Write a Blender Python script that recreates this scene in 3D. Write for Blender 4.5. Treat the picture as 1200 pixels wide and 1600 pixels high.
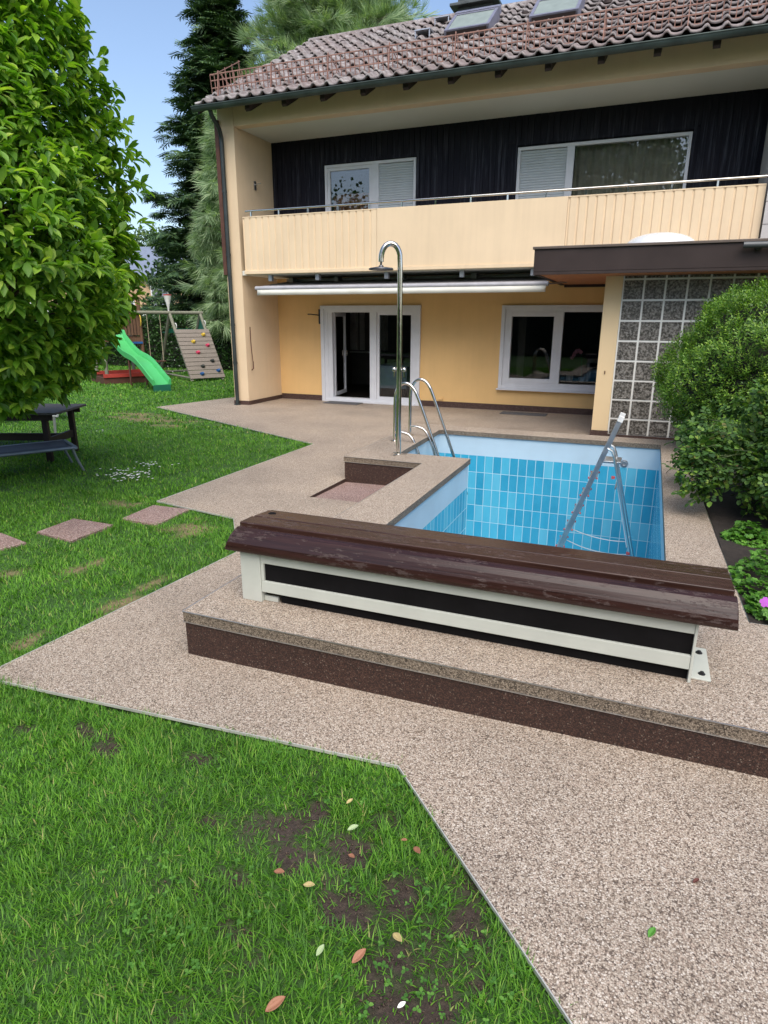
import bpy, bmesh, math, random
import numpy as np
from mathutils import Vector, Matrix
R = math.radians
rng = np.random.default_rng(7)
random.seed(7)
scene = bpy.context.scene
for o in list(bpy.data.objects): bpy.data.objects.remove(o)

# ------------------------------------------------------------------ camera
cam_d = bpy.data.cameras.new('camera'); cam = bpy.data.objects.new('camera', cam_d)
scene.collection.objects.link(cam); scene.camera = cam
cam_d.sensor_fit = 'HORIZONTAL'; cam_d.sensor_width = 36.0; cam_d.lens = 36.0*997/1200
cam_d.clip_start = 0.05; cam_d.clip_end = 2000
cam.matrix_world = Matrix.Translation((0, 0, 1.85)) @ Matrix.Rotation(R(22.08), 4, 'Z') @ Matrix.Rotation(R(90-16.82), 4, 'X') @ Matrix.Rotation(R(0.2), 4, 'Z')

# ------------------------------------------------------------------ world + sun
SUN_EL, SUN_AZ = 55.0, 152.0      # azimuth measured clockwise from +Y (north)
world = bpy.data.worlds.new('World'); scene.world = world; world.use_nodes = True
wt = world.node_tree; wt.nodes.clear()
sky = wt.nodes.new('ShaderNodeTexSky'); sky.sky_type = 'NISHITA'; sky.sun_disc = False
sky.sun_elevation = R(SUN_EL); sky.sun_rotation = R(SUN_AZ)
sky.altitude = 500; sky.air_density = 1.0; sky.dust_density = 3.4; sky.ozone_density = 0.9
bg = wt.nodes.new('ShaderNodeBackground'); bg.inputs[1].default_value = 0.15
wo = wt.nodes.new('ShaderNodeOutputWorld')
wt.links.new(sky.outputs[0], bg.inputs[0]); wt.links.new(bg.outputs[0], wo.inputs[0])
sl = bpy.data.lights.new('sun', 'SUN'); sl.energy = 2.2; sl.angle = R(65); sl.color = (1.0, 0.94, 0.84)
so = bpy.data.objects.new('sun', sl); scene.collection.objects.link(so)
az, el = R(SUN_AZ), R(SUN_EL)
sdir = Vector((math.sin(az)*math.cos(el), math.cos(az)*math.cos(el), math.sin(el)))
so.rotation_euler = sdir.to_track_quat('Z', 'Y').to_euler(); so.location = (0, 0, 30)
vs = scene.view_settings
vs.view_transform = 'Standard'; vs.look = 'None'; vs.gamma = 1.0; vs.exposure = 0.72; vs.use_curve_mapping = False
scene.render.engine = 'CYCLES'

# ------------------------------------------------------------------ material helper
class N:
    def __init__(s, name, rough=0.6, metal=0.0, spec=0.5):
        s.m = bpy.data.materials.new(name); s.m.use_nodes = True
        s.t = s.m.node_tree; s.t.nodes.clear()
        s.out = s.t.nodes.new('ShaderNodeOutputMaterial'); s.b = s.t.nodes.new('ShaderNodeBsdfPrincipled')
        s.t.links.new(s.b.outputs[0], s.out.inputs[0])
        s.b.inputs['Roughness'].default_value = rough; s.b.inputs['Metallic'].default_value = metal
        s.b.inputs['Specular IOR Level'].default_value = spec
    def put(s, sock, v):
        if isinstance(v, bpy.types.NodeSocket): s.t.links.new(v, sock)
        elif isinstance(v, (tuple, list)) and len(v) == 3 and sock.type == 'RGBA': sock.default_value = (*v, 1)
        else: sock.default_value = v
    def node(s, typ, ins=None, out=0, **kw):
        n = s.t.nodes.new('ShaderNode'+typ)
        for k, v in kw.items(): setattr(n, k, v)
        for k, v in (ins or {}).items(): s.put(n.inputs[k], v)
        return n.outputs[out]
    def set(s, name, v): s.put(s.b.inputs[name], v)
    def pos(s): return s.node('NewGeometry', out='Position')
    def scale(s, v, sc): return s.node('VectorMath', {0: v, 1: sc}, operation='MULTIPLY')
    def noise(s, v, sc, det=3, rough=.5, out=0): return s.node('TexNoise', {'Vector': v, 'Scale': sc, 'Detail': det, 'Roughness': rough}, out=out)
    def ramp(s, f, stops, interp='LINEAR'):
        n = s.t.nodes.new('ShaderNodeValToRGB'); s.put(n.inputs[0], f); cr = n.color_ramp; cr.interpolation = interp
        while len(cr.elements) < len(stops): cr.elements.new(0.5)
        for e, (p, c) in zip(cr.elements, stops):
            e.position = p; e.color = (*c, 1) if len(c) == 3 else c
        return n.outputs[0]
    def math(s, op, a, b=0.5, c=None, clamp=False):
        n = s.t.nodes.new('ShaderNodeMath'); n.operation = op; n.use_clamp = clamp
        s.put(n.inputs[0], a); s.put(n.inputs[1], b)
        if c is not None: s.put(n.inputs[2], c)
        return n.outputs[0]
    def mix(s, f, a, b, mode='MIX'):
        n = s.t.nodes.new('ShaderNodeMix'); n.data_type = 'RGBA'; n.blend_type = mode
        s.put(n.inputs[0], f); s.put(n.inputs[6], a); s.put(n.inputs[7], b); return n.outputs[2]
    def bump(s, h, strength=.3, dist=.01):
        n = s.node('Bump', {'Height': h, 'Strength': strength, 'Distance': dist}); s.put(s.b.inputs['Normal'], n); return n
    def attr(s, name, out='Fac'): return s.node('Attribute', out=out, attribute_name=name)
    def island(s): return s.node('NewGeometry', out='Random Per Island')

def plain(name, col, rough=.6, metal=0., var=.12, sc=6., bump=0., bsc=80., spec=.5):
    n = N(name, rough, metal, spec); p = n.pos(); f = n.noise(p, sc, 4)
    a = tuple(c*(1-var) for c in col); b = tuple(min(1, c*(1+var)) for c in col)
    n.set('Base Color', n.ramp(f, [(.3, a), (.7, b)]))
    rr = n.noise(p, sc*3, 2); n.set('Roughness', n.math('MULTIPLY_ADD', rr, .2, max(0.02, rough-.1)))
    if bump: n.bump(n.noise(p, bsc, 3), bump, .004)
    return n.m

def gravel(name, cols, sc=185., bump=.5):
    n = N(name, .62); p = n.pos()
    warp = n.node('VectorMath', {0: p, 1: n.scale(n.noise(p, 240, 1, out=1), (.006, .006, .006))}, operation='ADD')
    v = n.t.nodes.new('ShaderNodeTexVoronoi'); v.feature = 'F1'; n.put(v.inputs['Vector'], warp); n.put(v.inputs['Scale'], sc)
    sep = n.node('SeparateColor', {0: v.outputs['Color']})
    col = n.ramp(sep, cols, 'CONSTANT')
    big = n.ramp(n.noise(p, 1.3, 4), [(.28, (.80, .80, .79)), (.5, (.97, .97, .96)), (.72, (1.08, 1.07, 1.04))])
    col = n.mix(1., col, big, 'MULTIPLY')
    edge = n.ramp(v.outputs['Distance'], [(.35, (1, 1, 1)), (.75, (.45, .42, .40))])
    col = n.mix(1., col, edge, 'MULTIPLY')
    n.set('Base Color', col)
    n.bump(n.math('SUBTRACT', 1., v.outputs['Distance']), bump, .003)
    return n.m

def render_mat(name, col, rough=.85, streak=.10, bump=.25, bsc=260, spec=.3):
    n = N(name, rough, 0, spec); p = n.pos(); f = n.noise(p, 1.1, 5, .6)
    c = n.ramp(f, [(.3, tuple(x*.94 for x in col)), (.7, tuple(x*1.04 for x in col))])
    st = n.noise(n.scale(p, (7, 7, .45)), 1., 5, .65); c = n.mix(1., c, n.ramp(st, [(.34, (1-streak, 1-streak*1.05, 1-streak*1.1)), (.56, (1, 1, 1))]), 'MULTIPLY')
    n.set('Base Color', c); n.bump(n.math('ADD', n.noise(p, bsc, 3), n.math('MULTIPLY', n.noise(p, 18, 3), .6)), bump, .004); return n.m
M = {}
M['gravel'] = gravel('resin_gravel', [(0, (.14, .105, .08)), (.12, (.28, .218, .165)), (.28, (.425, .348, .275)), (.52, (.55, .472, .388)), (.78, (.46, .362, .288)), (.90, (.66, .59, .51))], 190, .3)
M['gravel_lip_shade'] = gravel('resin_gravel_edge_shade', [(0, (.07, .055, .04)), (.2, (.17, .135, .10)), (.45, (.26, .21, .16)), (.75, (.35, .29, .225))])  # same gravel as the deck top, shade of the upright faces painted in
M['gravel_brown'] = gravel('brown_quartz_riser', [(0, (.03, .013, .0095)), (.35, (.055, .024, .017)), (.7, (.085, .042, .030)), (.965, (.20, .15, .12))])
M['gravel_red'] = gravel('red_quartz', [(0, (.17, .10, .085)), (.3, (.33, .215, .19)), (.6, (.43, .30, .27)), (.88, (.62, .52, .48))])
M['alu'] = plain('aluminium', (.62, .63, .64), .35, 1., .08)
M['chrome'] = plain('polished_steel', (.62, .60, .56), .14, 1., .06)
M['edge'] = plain('bright_edging_strip', (.55, .54, .50), .4, .3, .2, 3)
M['darkmetal'] = plain('dark_metal', (.02, .02, .022), .5, .3)
M['white_frame'] = plain('white_window_frame', (.66, .67, .70), .4, 0, .04)
M['white_metal'] = plain('white_painted_metal', (.50, .52, .47), .45, 0, .06, bump=.05)
M['black_panel'] = plain('black_panel', (.005, .0045, .005), .8, 0, .3, spec=.15)
M['wall_bounce_yellow'] = render_mat('bounce_tinted_render', (.79, .515, .225), streak=.03)  # beige render with the warm bounce light of the recess put into its colour
M['wall_pale'] = render_mat('pale_beige_render', (.70, .54, .36), streak=.03)
M['parapet'] = render_mat('beige_parapet_paint', (.73, .575, .39), .7, .05, .12, 200)
M['soffit'] = plain('pale_soffit_paint', (.66, .65, .58), .8, 0, .04, 1.0, .1, 200)
M['plinth'] = gravel('brown_plinth_quartz', [(0, (.05, .022, .018)), (.4, (.09, .045, .035)), (.8, (.14, .08, .065)), (.95, (.30, .22, .18))])
M['fascia'] = plain('dark_brown_fascia', (.036, .025, .023), .6, 0, .15, 3, spec=.25)
M['fascia_top'] = plain('brown_metal_capping', (.10, .075, .06), .5, 0, .15, 3)
M['orange_soffit'] = plain('orange_wood_soffit', (.42, .17, .07), .6, 0, .12, 8)
M['gutter'] = plain('green_patina_gutter', (.055, .075, .07), .55, .5, .35, 3.5)
M['pipe'] = plain('dark_patina_pipe', (.035, .045, .045), .5, .4, .3, 4)
M['brown_wood'] = plain('dark_brown_board', (.09, .035, .022), .7, 0, .2, 10)
M['rubber_red'] = plain('red_plastic', (.42, .07, .07), .5)
M['mat'] = plain('grey_door_mat', (.10, .10, .105), .95, 0, .3, 60, .5, 300)
M['fabric'] = plain('awning_fabric', (.62, .62, .56), .85, 0, .05, 3)
M['grey_tube'] = plain('grey_aluminium_tube', (.40, .41, .44), .35, .6, .06)
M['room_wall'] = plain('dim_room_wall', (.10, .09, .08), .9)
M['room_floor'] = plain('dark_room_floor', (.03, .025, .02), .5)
M['cloth_blue'] = plain('pale_blue_tablecloth', (.30, .40, .44), .9)
M['curtain'] = plain('pale_curtain', (.45, .45, .42), .9)
M['dome'] = plain('white_acrylic_dome', (.60, .62, .64), .25, 0, .03)
M['shower_head'] = plain('grey_shower_head', (.12, .12, .13), .3, .8)

def wood_mat(name, cols, rough=.32, flake=True, axis=0):
    n = N(name, rough, 0, .4); p = n.pos()
    sc = [70, 70, 70]; sc[axis] = 2.5
    g = n.noise(n.scale(p, tuple(sc)), 1., 6, .65)
    c = n.ramp(g, [(.25, cols[0]), (.5, cols[1]), (.75, cols[2])])
    if flake:
        sc2 = [60, 60, 60]; sc2[axis] = 16
        fl = n.noise(n.scale(p, tuple(sc2)), 1., 8, .75)
        area = n.noise(n.scale(p, (2.2, 8, 8)), 1., 4)
        ff = n.ramp(n.math('ADD', n.math('MULTIPLY', fl, .75), n.math('MULTIPLY', area, .5)), [(.70, (0, 0, 0)), (.725, (1, 1, 1))])
        c = n.mix(ff, c, cols[3])
        rr = n.math('MULTIPLY_ADD', ff, .22, rough-.08); n.set('Roughness', rr)
        n.bump(n.math('ADD', g, n.math('MULTIPLY', ff, -.6)), .4, .002)
    else: n.bump(g, .35, .003)
    n.set('Base Color', c); return n.m
M['slat'] = wood_mat('peeling_brown_varnish', [(.013, .0055, .0045), (.029, .0115, .0093), (.045, .020, .0165), (.056, .034, .030)])
M['slat_top_sheen'] = wood_mat('weathered_brown_slat_sheen', [(.018, .008, .006), (.042, .019, .014), (.072, .040, .031), (.09, .062, .054)])  # weathered wood, paler than the front slats: sky sheen put into the colour
M['grey_wood'] = wood_mat('weathered_grey_wood', [(.12, .10, .085), (.22, .19, .16), (.32, .28, .25), (0, 0, 0)], .85, False, 0)
M['post_wood'] = wood_mat('weathered_post_wood', [(.12, .12, .09), (.20, .20, .15), (.28, .28, .22), (0, 0, 0)], .85, False, 2)
M['tower_wood'] = wood_mat('brown_tower_wood', [(.07, .035, .02), (.13, .07, .04), (.20, .12, .075), (0, 0, 0)], .85, False, 2)
M['dark_table'] = wood_mat('dark_weathered_table', [(.04, .035, .032), (.09, .08, .075), (.16, .145, .135), (0, 0, 0)], .8, False, 0)
M['slide'] = plain('green_slide_plastic', (.07, .42, .13), .35, 0, .06, 2)
M['green_sheet'] = plain('dark_green_sheet', (.01, .12, .075), .5)
M['bark'] = plain('brown_bark', (.09, .065, .05), .95, 0, .35, 12, .6, 40)
M['blue_plastic'] = plain('blue_plastic', (.02, .10, .30), .4)
M['yellow_plastic'] = plain('yellow_plastic', (.65, .45, .05), .4)
M['pink_plastic'] = plain('pink_plastic', (.60, .05, .12), .4)
M['dark_plastic'] = plain('dark_plastic', (.03, .035, .03), .5)
M['white_plastic'] = plain('white_plastic', (.7, .7, .68), .4)
M['rope'] = plain('pale_rope', (.4, .34, .24), .9)
M['sling'] = plain('charcoal_sling_fabric', (.045, .055, .07), .7, 0, .12, 30)
M['grey_paint'] = plain('grey_painted_metal', (.17, .20, .22), .45, .3)
M['sandpit_red'] = plain('red_sandpit_plastic', (.38, .04, .03), .6)
M['orchid'] = plain('pink_petal', (.5, .2, .26), .8)
M['purple'] = plain('purple_petal', (.42, .09, .50), .7)
M['daisy'] = plain('white_petal', (.8, .8, .76), .8)
M['slate'] = plain('blue_grey_slate', (.16, .19, .26), .6, 0, .1, 3)
M['far_wood'] = plain('pale_larch_cladding', (.50, .33, .20), .8, 0, .15, 2)

# cladding: dark vertical boards with pale streaks
n = N('dark_board_cladding', .6, 0, .15); p = n.pos()
st = n.noise(n.scale(p, (26, 1, .9)), 1., 5, .7)
zz = n.node('SeparateXYZ', {0: p}, out=2)
hi = n.ramp(n.math('MULTIPLY_ADD', zz, .55, -2.1, clamp=True), [(0, (.25, .25, .25)), (.6, (1, 1, 1)), (.85, (.1, .1, .1))])
f = n.math('MULTIPLY', n.ramp(st, [(.52, (0, 0, 0)), (.74, (1, 1, 1))]), hi)
n.set('Base Color', n.mix(f, (.010, .010, .017), (.095, .10, .125))); n.bump(st, .2, .003); M['clad'] = n.m

# glass: thin reflective pane
def glass(name, tint=(.78, .80, .8), rough=0.0, k=1.9):
    n = N(name, .0)
    g = n.t.nodes.new('ShaderNodeBsdfGlossy'); g.inputs['Roughness'].default_value = rough; g.inputs[0].default_value = (1, 1, 1, 1)
    tr = n.t.nodes.new('ShaderNodeBsdfTransparent'); tr.inputs[0].default_value = (*tint, 1)
    fr = n.node('Fresnel', {'IOR': 1.55}); fr2 = n.math('MULTIPLY', fr, k, clamp=True)
    mx = n.t.nodes.new('ShaderNodeMixShader'); n.put(mx.inputs[0], fr2)
    n.t.links.new(tr.outputs[0], mx.inputs[1]); n.t.links.new(g.outputs[0], mx.inputs[2])
    n.t.links.new(mx.outputs[0], n.out.inputs[0]); return n.m
M['glass'] = glass('window_glass')
M['glass_low'] = glass('lower_window_glass', k=.8)
M['glass_dark'] = glass('skylight_glass', (.2, .22, .25))

# glass block: textured dark glass
n = N('glass_block', .22); p = n.pos()
wv = n.noise(p, 36, 3, .6); cell = n.noise(p, 26, 2)
c = n.ramp(wv, [(.38, (.045, .042, .036)), (.5, (.13, .12, .105)), (.62, (.27, .255, .23))])
n.set('Base Color', c); n.bump(wv, .8, .01); M['block'] = n.m
M['joint'] = plain('white_block_joint', (.74, .74, .70), .8, 0, .05)

# roof tile
n = N('weathered_roof_tile', .7); p = n.pos()
a = n.noise(p, 7, 5, .6); b = n.noise(p, .9, 3)
c = n.ramp(a, [(.30, (.095, .083, .082)), (.45, (.165, .145, .142)), (.58, (.26, .24, .235)), (.72, (.42, .405, .40))])
c = n.mix(n.ramp(b, [(.4, (0, 0, 0)), (.7, (.45, .45, .45))]), c, (.17, .11, .10))
n.set('Base Color', c); n.bump(a, .25, .01); M['tile_roof'] = n.m
M['snow_guard'] = plain('rusty_snow_guard', (.26, .14, .11), .7, .1, .2, 6)
M['lead'] = plain('grey_violet_flashing', (.22, .22, .28), .4, .4)
M['skylight_blind'] = plain('pale_skylight_blind', (.20, .24, .22), .5)
M['chimney_metal'] = plain('dark_grey_chimney_cladding', (.07, .08, .08), .5, .4, .3, 5)

# pool tile via UV
def pool_tile():
    n = N('blue_pool_tile', .12); uv = n.node('TexCoord', out='UV')
    fr = n.node('VectorMath', {0: uv}, operation='FRACTION'); fl = n.node('VectorMath', {0: uv}, operation='FLOOR')
    wn = n.node('TexWhiteNoise', {'Vector': fl}, out=0, noise_dimensions='3D')
    c = n.ramp(wn, [(0, (.028, .29, .46)), (.28, (.04, .37, .57)), (.52, (.055, .43, .63)), (.74, (.12, .52, .69)), (.92, (.19, .58, .73))], 'CONSTANT')
    c = n.mix(.5, c, n.ramp(n.noise(uv, .8, 3), [(.3, (.035, .31, .49)), (.7, (.07, .40, .58))]))
    sx = n.node('SeparateXYZ', {0: fr}, out=0); sy = n.node('SeparateXYZ', {0: fr}, out=1)
    def line(s, w):
        d = n.math('ABSOLUTE', n.math('SUBTRACT', s, .5)); return n.math('GREATER_THAN', d, .5-w)
    g = n.math('MAXIMUM', line(sx, .035), line(sy, .017))
    n.set('Base Color', n.mix(g, c, (.42, .62, .70)))
    n.set('Roughness', n.math('MULTIPLY_ADD', g, .5, .15)); n.bump(n.math('SUBTRACT', 1., g), .25, .003)
    return n.m
M['pool_tile'] = pool_tile()
M['pool_band'] = plain('pale_pool_band', (.46, .60, .70), .35, 0, .06, 2.5)

def leaf_mat(name, stops, trans=.3, rough=.42, tcol=None):
    n = N(name, rough); i = n.island(); p = n.pos()
    c = n.ramp(i, stops)
    patch = n.ramp(n.noise(p, 1.1, 2), [(.3, (.85, .85, .85)), (.7, (1.15, 1.12, 1.05))])
    c = n.mix(1., c, patch, 'MULTIPLY'); n.set('Base Color', c)
    if trans:
        tr = n.t.nodes.new('ShaderNodeBsdfTranslucent'); n.put(tr.inputs[0], n.mix(1., c, tcol or (1.3, 1.5, .5), 'MULTIPLY'))
        mx = n.t.nodes.new('ShaderNodeMixShader'); mx.inputs[0].default_value = trans
        n.t.links.new(n.b.outputs[0], mx.inputs[1]); n.t.links.new(tr.outputs[0], mx.inputs[2]); n.t.links.new(mx.outputs[0], n.out.inputs[0])
    return n.m
M['magnolia'] = leaf_mat('magnolia_leaf', [(0, (.065, .17, .018)), (.5, (.15, .31, .028)), (.85, (.28, .46, .05)), (1, (.42, .56, .09))], .42, .5)
M['yew'] = leaf_mat('yew_leaf', [(0, (.035, .095, .014)), (.5, (.10, .22, .024)), (.85, (.20, .36, .04)), (1, (.32, .46, .065))], .3)
M['rose'] = leaf_mat('rose_leaf', [(0, (.022, .065, .012)), (.6, (.055, .14, .018)), (.93, (.14, .26, .03)), (.97, (.18, .25, .04)), (1, (.20, .12, .06))], .2, .62)
M['geranium'] = leaf_mat('geranium_leaf', [(0, (.05, .15, .02)), (.6, (.10, .26, .035)), (1, (.17, .36, .06))], .3)
M['fir'] = leaf_mat('fir_needle', [(0, (.02, .055, .024)), (.6, (.05, .112, .042)), (1, (.12, .21, .06))], .08, .6)
M['pine'] = leaf_mat('silver_pine_needle', [(0, (.12, .20, .10)), (.6, (.26, .37, .21)), (1, (.42, .52, .33))], .3, .6)
M['hedge'] = leaf_mat('hedge_leaf', [(0, (.015, .045, .012)), (.6, (.03, .085, .018)), (1, (.06, .15, .03))], .15, .55)
M['bush_far'] = leaf_mat('far_tree_leaf', [(0, (.03, .07, .02)), (.6, (.06, .12, .03)), (1, (.12, .19, .05))], .2, .6)
M['grass'] = leaf_mat('grass_blade', [(0, (.038, .125, .009)), (.45, (.078, .235, .012)), (.8, (.13, .33, .018)), (.96, (.20, .39, .04)), (1, (.36, .33, .13))], .3, .6)
M['petal_brown'] = leaf_mat('dry_brown_leaf', [(0, (.26, .10, .06)), (.5, (.34, .15, .09)), (1, (.40, .20, .10))], .1, .6, (1, 1, 1))
M['leaf_yellow'] = leaf_mat('yellowed_leaf', [(0, (.45, .40, .16)), (1, (.55, .42, .2))], .1, .6, (1, 1, 1))
M['leaf_pale'] = leaf_mat('pale_green_leaf', [(0, (.32, .45, .22)), (1, (.4, .5, .28))], .1, .6, (1, 1, 1))
M['leaf_green'] = leaf_mat('fresh_green_leaf', [(0, (.08, .26, .03)), (1, (.1, .3, .04))], .1, .5, (1, 1, 1))

# soil + thatch ground
n = N('lawn_soil', .95); p = n.pos(); s = n.attr('soil'); d = n.attr('dry')
soil = n.ramp(n.noise(p, 60, 6, .7), [(.3, (.028, .018, .013)), (.55, (.06, .042, .032)), (.75, (.11, .08, .062))])
gr = n.ramp(n.noise(p, 24, 6, .7), [(.3, (.018, .055, .010)), (.7, (.055, .14, .018))])
c = n.mix(s, gr, soil); dry = n.ramp(n.noise(p, 35, 5, .7), [(.3, (.14, .09, .045)), (.7, (.34, .25, .14))])
c = n.mix(d, c, dry); n.set('Base Color', c); n.bump(n.noise(p, 70, 6, .7), .7, .02); M['lawn'] = n.m
M['bed_soil'] = plain('dark_garden_soil', (.022, .016, .012), .95, 0, .4, 30, .9, 60)

# ------------------------------------------------------------------ object helpers
COL = scene.collection
OFF = {}
def tag(o, label=None, cat=None, group=None, kind=None):
    if label: o['label'] = label
    if cat: o['category'] = cat
    if group: o['group'] = group
    if kind: o['kind'] = kind
    return o
def thing(name, label, cat, loc=(0, 0, 0), group=None):
    o = bpy.data.objects.new(name, None); COL.objects.link(o); o.location = loc; o.empty_display_size = .2
    OFF[o.name] = Vector(loc); return tag(o, label, cat, group)
def link(name, me, parent=None, loc=(0, 0, 0)):
    o = bpy.data.objects.new(name, me); COL.objects.link(o)
    if parent is not None:
        o.parent = parent; me.transform(Matrix.Translation(-OFF.get(parent.name, Vector()))) ; OFF[o.name] = OFF.get(parent.name, Vector())
    else:
        OFF[o.name] = Vector(loc)
        if any(loc): me.transform(Matrix.Translation(-Vector(loc))); o.location = loc
    return o

class MB:
    def __init__(s): s.v = []; s.f = []; s.mi = []; s.cur = 0; s.uv = None
    def add(s, vs, fs):
        b = len(s.v); s.v += [tuple(x) for x in vs]; s.f += [tuple(b+i for i in f) for f in fs]; s.mi += [s.cur]*len(fs); return s
    def box(s, x0, x1, y0, y1, z0, z1):
        return s.add([(x0, y0, z0), (x1, y0, z0), (x1, y1, z0), (x0, y1, z0), (x0, y0, z1), (x1, y0, z1), (x1, y1, z1), (x0, y1, z1)],
                     [(0, 3, 2, 1), (4, 5, 6, 7), (0, 1, 5, 4), (1, 2, 6, 5), (2, 3, 7, 6), (3, 0, 4, 7)])
    def obox(s, o, e1, e2, e3):
        o, e1, e2, e3 = map(Vector, (o, e1, e2, e3))
        P = [o, o+e1, o+e1+e2, o+e2]; P += [q+e3 for q in P]
        fs = [(0, 3, 2, 1), (4, 5, 6, 7), (0, 1, 5, 4), (1, 2, 6, 5), (2, 3, 7, 6), (3, 0, 4, 7)]
        if e1.cross(e2).dot(e3) < 0: fs = [f[::-1] for f in fs]
        return s.add(P, fs)
    def beam(s, a, b, w, h, up=(0, 0, 1)):
        a, b = Vector(a), Vector(b); d = (b-a); x = d.cross(Vector(up))
        if x.length < 1e-5: x = d.cross(Vector((1, 0, 0)))
        x.normalize(); y = x.cross(d.normalized())
        return s.obox(a-x*w/2-y*h/2, d, x*w, y*h)
    def tube(s, pts, r, n=10, caps=True):
        pts = [Vector(p) for p in pts]; k = len(pts); rs = r if isinstance(r, (list, tuple)) else [r]*k
        t0 = (pts[1]-pts[0]).normalized(); u = t0.orthogonal().normalized(); vs = []
        for i, p in enumerate(pts):
            t = ((pts[min(i+1, k-1)]-pts[max(i-1, 0)])).normalized()
            u = (u-t*u.dot(t)).normalized(); w = t.cross(u)
            for j in range(n):
                a = 2*math.pi*j/n; vs.append(p+(u*math.cos(a)+w*math.sin(a))*rs[i])
        fs = [(i*n+j, i*n+(j+1) % n, (i+1)*n+(j+1) % n, (i+1)*n+j) for i in range(k-1) for j in range(n)]
        if caps: fs += [tuple(range(n))[::-1], tuple((k-1)*n+j for j in range(n))]
        return s.add(vs, fs)
    def prism(s, poly, axis, a, b):
        """poly: 2-D points; axis 0 -> (y,z) swept in x; 1 -> (x,z) in y; 2 -> (x,y) in z"""
        def P(q, t):
            return ((t, q[0], q[1]), (q[0], t, q[1]), (q[0], q[1], t))[axis]
        k = len(poly); vs = [P(q, a) for q in poly]+[P(q, b) for q in poly]
        return s.add(vs, [tuple(range(k))[::-1], tuple(range(k, 2*k))]+[(i, (i+1) % k, k+(i+1) % k, k+i) for i in range(k)])
    def lathe(s, c, prof, n=20):
        c = Vector(c); k = len(prof); vs = []
        for r, z in prof:
            for j in range(n): vs.append(c+Vector((r*math.cos(2*math.pi*j/n), r*math.sin(2*math.pi*j/n), z)))
        fs = [(i*n+j, i*n+(j+1) % n, (i+1)*n+(j+1) % n, (i+1)*n+j) for i in range(k-1) for j in range(n)]
        fs += [tuple(range(n))[::-1], tuple((k-1)*n+j for j in range(n))]
        return s.add(vs, fs)
    def build(s, name, mat, parent=None, smooth=False, bevel=0, loc=(0, 0, 0), seg=2):
        me = bpy.data.meshes.new(name); me.from_pydata(s.v, [], s.f)
        mats = mat if isinstance(mat, (list, tuple)) else [mat]
        for m in mats: me.materials.append(m)
        if len(mats) > 1: me.polygons.foreach_set('material_index', s.mi)
        bm = bmesh.new(); bm.from_mesh(me); bmesh.ops.recalc_face_normals(bm, faces=bm.faces); bm.to_mesh(me); bm.free()
        if smooth:
            me.polygons.foreach_set('use_smooth', [True]*len(me.polygons)); me.set_sharp_from_angle(angle=R(40))
        o = link(name, me, parent, loc)
        if bevel:
            md = o.modifiers.new('bevel', 'BEVEL'); md.width = bevel; md.segments = seg; md.limit_method = 'ANGLE'
        return o

def npmesh(name, co, faces_v, faces_n, mat, parent=None, smooth=False, loc=(0, 0, 0)):
    """co (V,3); faces_v flat vertex indices; faces_n loop count per face"""
    me = bpy.data.meshes.new(name); me.vertices.add(len(co)); me.vertices.foreach_set('co', co.astype(np.float32).ravel())
    me.loops.add(len(faces_v)); me.loops.foreach_set('vertex_index', faces_v.astype(np.int32))
    me.polygons.add(len(faces_n)); st = np.concatenate([[0], np.cumsum(faces_n)[:-1]]).astype(np.int32)
    me.polygons.foreach_set('loop_start', st); me.polygons.foreach_set('loop_total', faces_n.astype(np.int32))
    if smooth: me.polygons.foreach_set('use_smooth', np.ones(len(faces_n), bool))
    me.update(calc_edges=True); me.materials.append(mat)
    return link(name, me, parent, loc)
def scatter(name, tv, tf, pos, A, B, Cc, scale, mat, parent=None, smooth=False, loc=(0, 0, 0)):
    """copies template tv(k,3) with axes A,B,C (N,3) as x,y,z and scale (N,) or (N,3)"""
    tv = np.asarray(tv, float); k = len(tv); Nn = len(pos)
    sc = np.asarray(scale, float); sc = np.repeat(sc[:, None], 3, 1) if sc.ndim == 1 else sc
    co = pos[:, None, :]+(tv[None, :, 0:1]*sc[:, None, 0:1])*A[:, None, :]+(tv[None, :, 1:2]*sc[:, None, 1:2])*B[:, None, :]+(tv[None, :, 2:3]*sc[:, None, 2:3])*Cc[:, None, :]
    fl = np.concatenate([np.array(f) for f in tf]); fn = np.array([len(f) for f in tf])
    fv = (fl[None, :]+(np.arange(Nn)*k)[:, None]).ravel(); fnn = np.tile(fn, Nn)
    return npmesh(name, co.reshape(-1, 3), fv, fnn, mat, parent, smooth, loc)
def nrm(a): return a/np.maximum(np.linalg.norm(a, axis=-1, keepdims=True), 1e-9)
def frame_from(axis, up):
    """axis -> Y; up approx -> Z"""
    Y = nrm(axis); X = nrm(np.cross(Y, up)); Z = np.cross(X, Y); return X, Y, Z
_lat = np.random.default_rng(3).random((64, 64))
def vnoise(x, y, s):
    x = np.asarray(x, float)*s+100; y = np.asarray(y, float)*s+100
    xi = np.floor(x).astype(int); yi = np.floor(y).astype(int); fx = x-xi; fy = y-yi
    fx = fx*fx*(3-2*fx); fy = fy*fy*(3-2*fy); g = lambda a, b: _lat[a % 64, b % 64]
    return (g(xi, yi)*(1-fx)+g(xi+1, yi)*fx)*(1-fy)+(g(xi, yi+1)*(1-fx)+g(xi+1, yi+1)*fx)*fy
def inpoly(x, y, poly):
    r = np.zeros(np.shape(x), bool); k = len(poly)
    for i in range(k):
        x0, y0 = poly[i]; x1, y1 = poly[(i+1) % k]
        c = ((y0 > y) != (y1 > y)) & (x < (x1-x0)*(y-y0)/((y1-y0) or 1e-9)+x0); r ^= c
    return r
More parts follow.
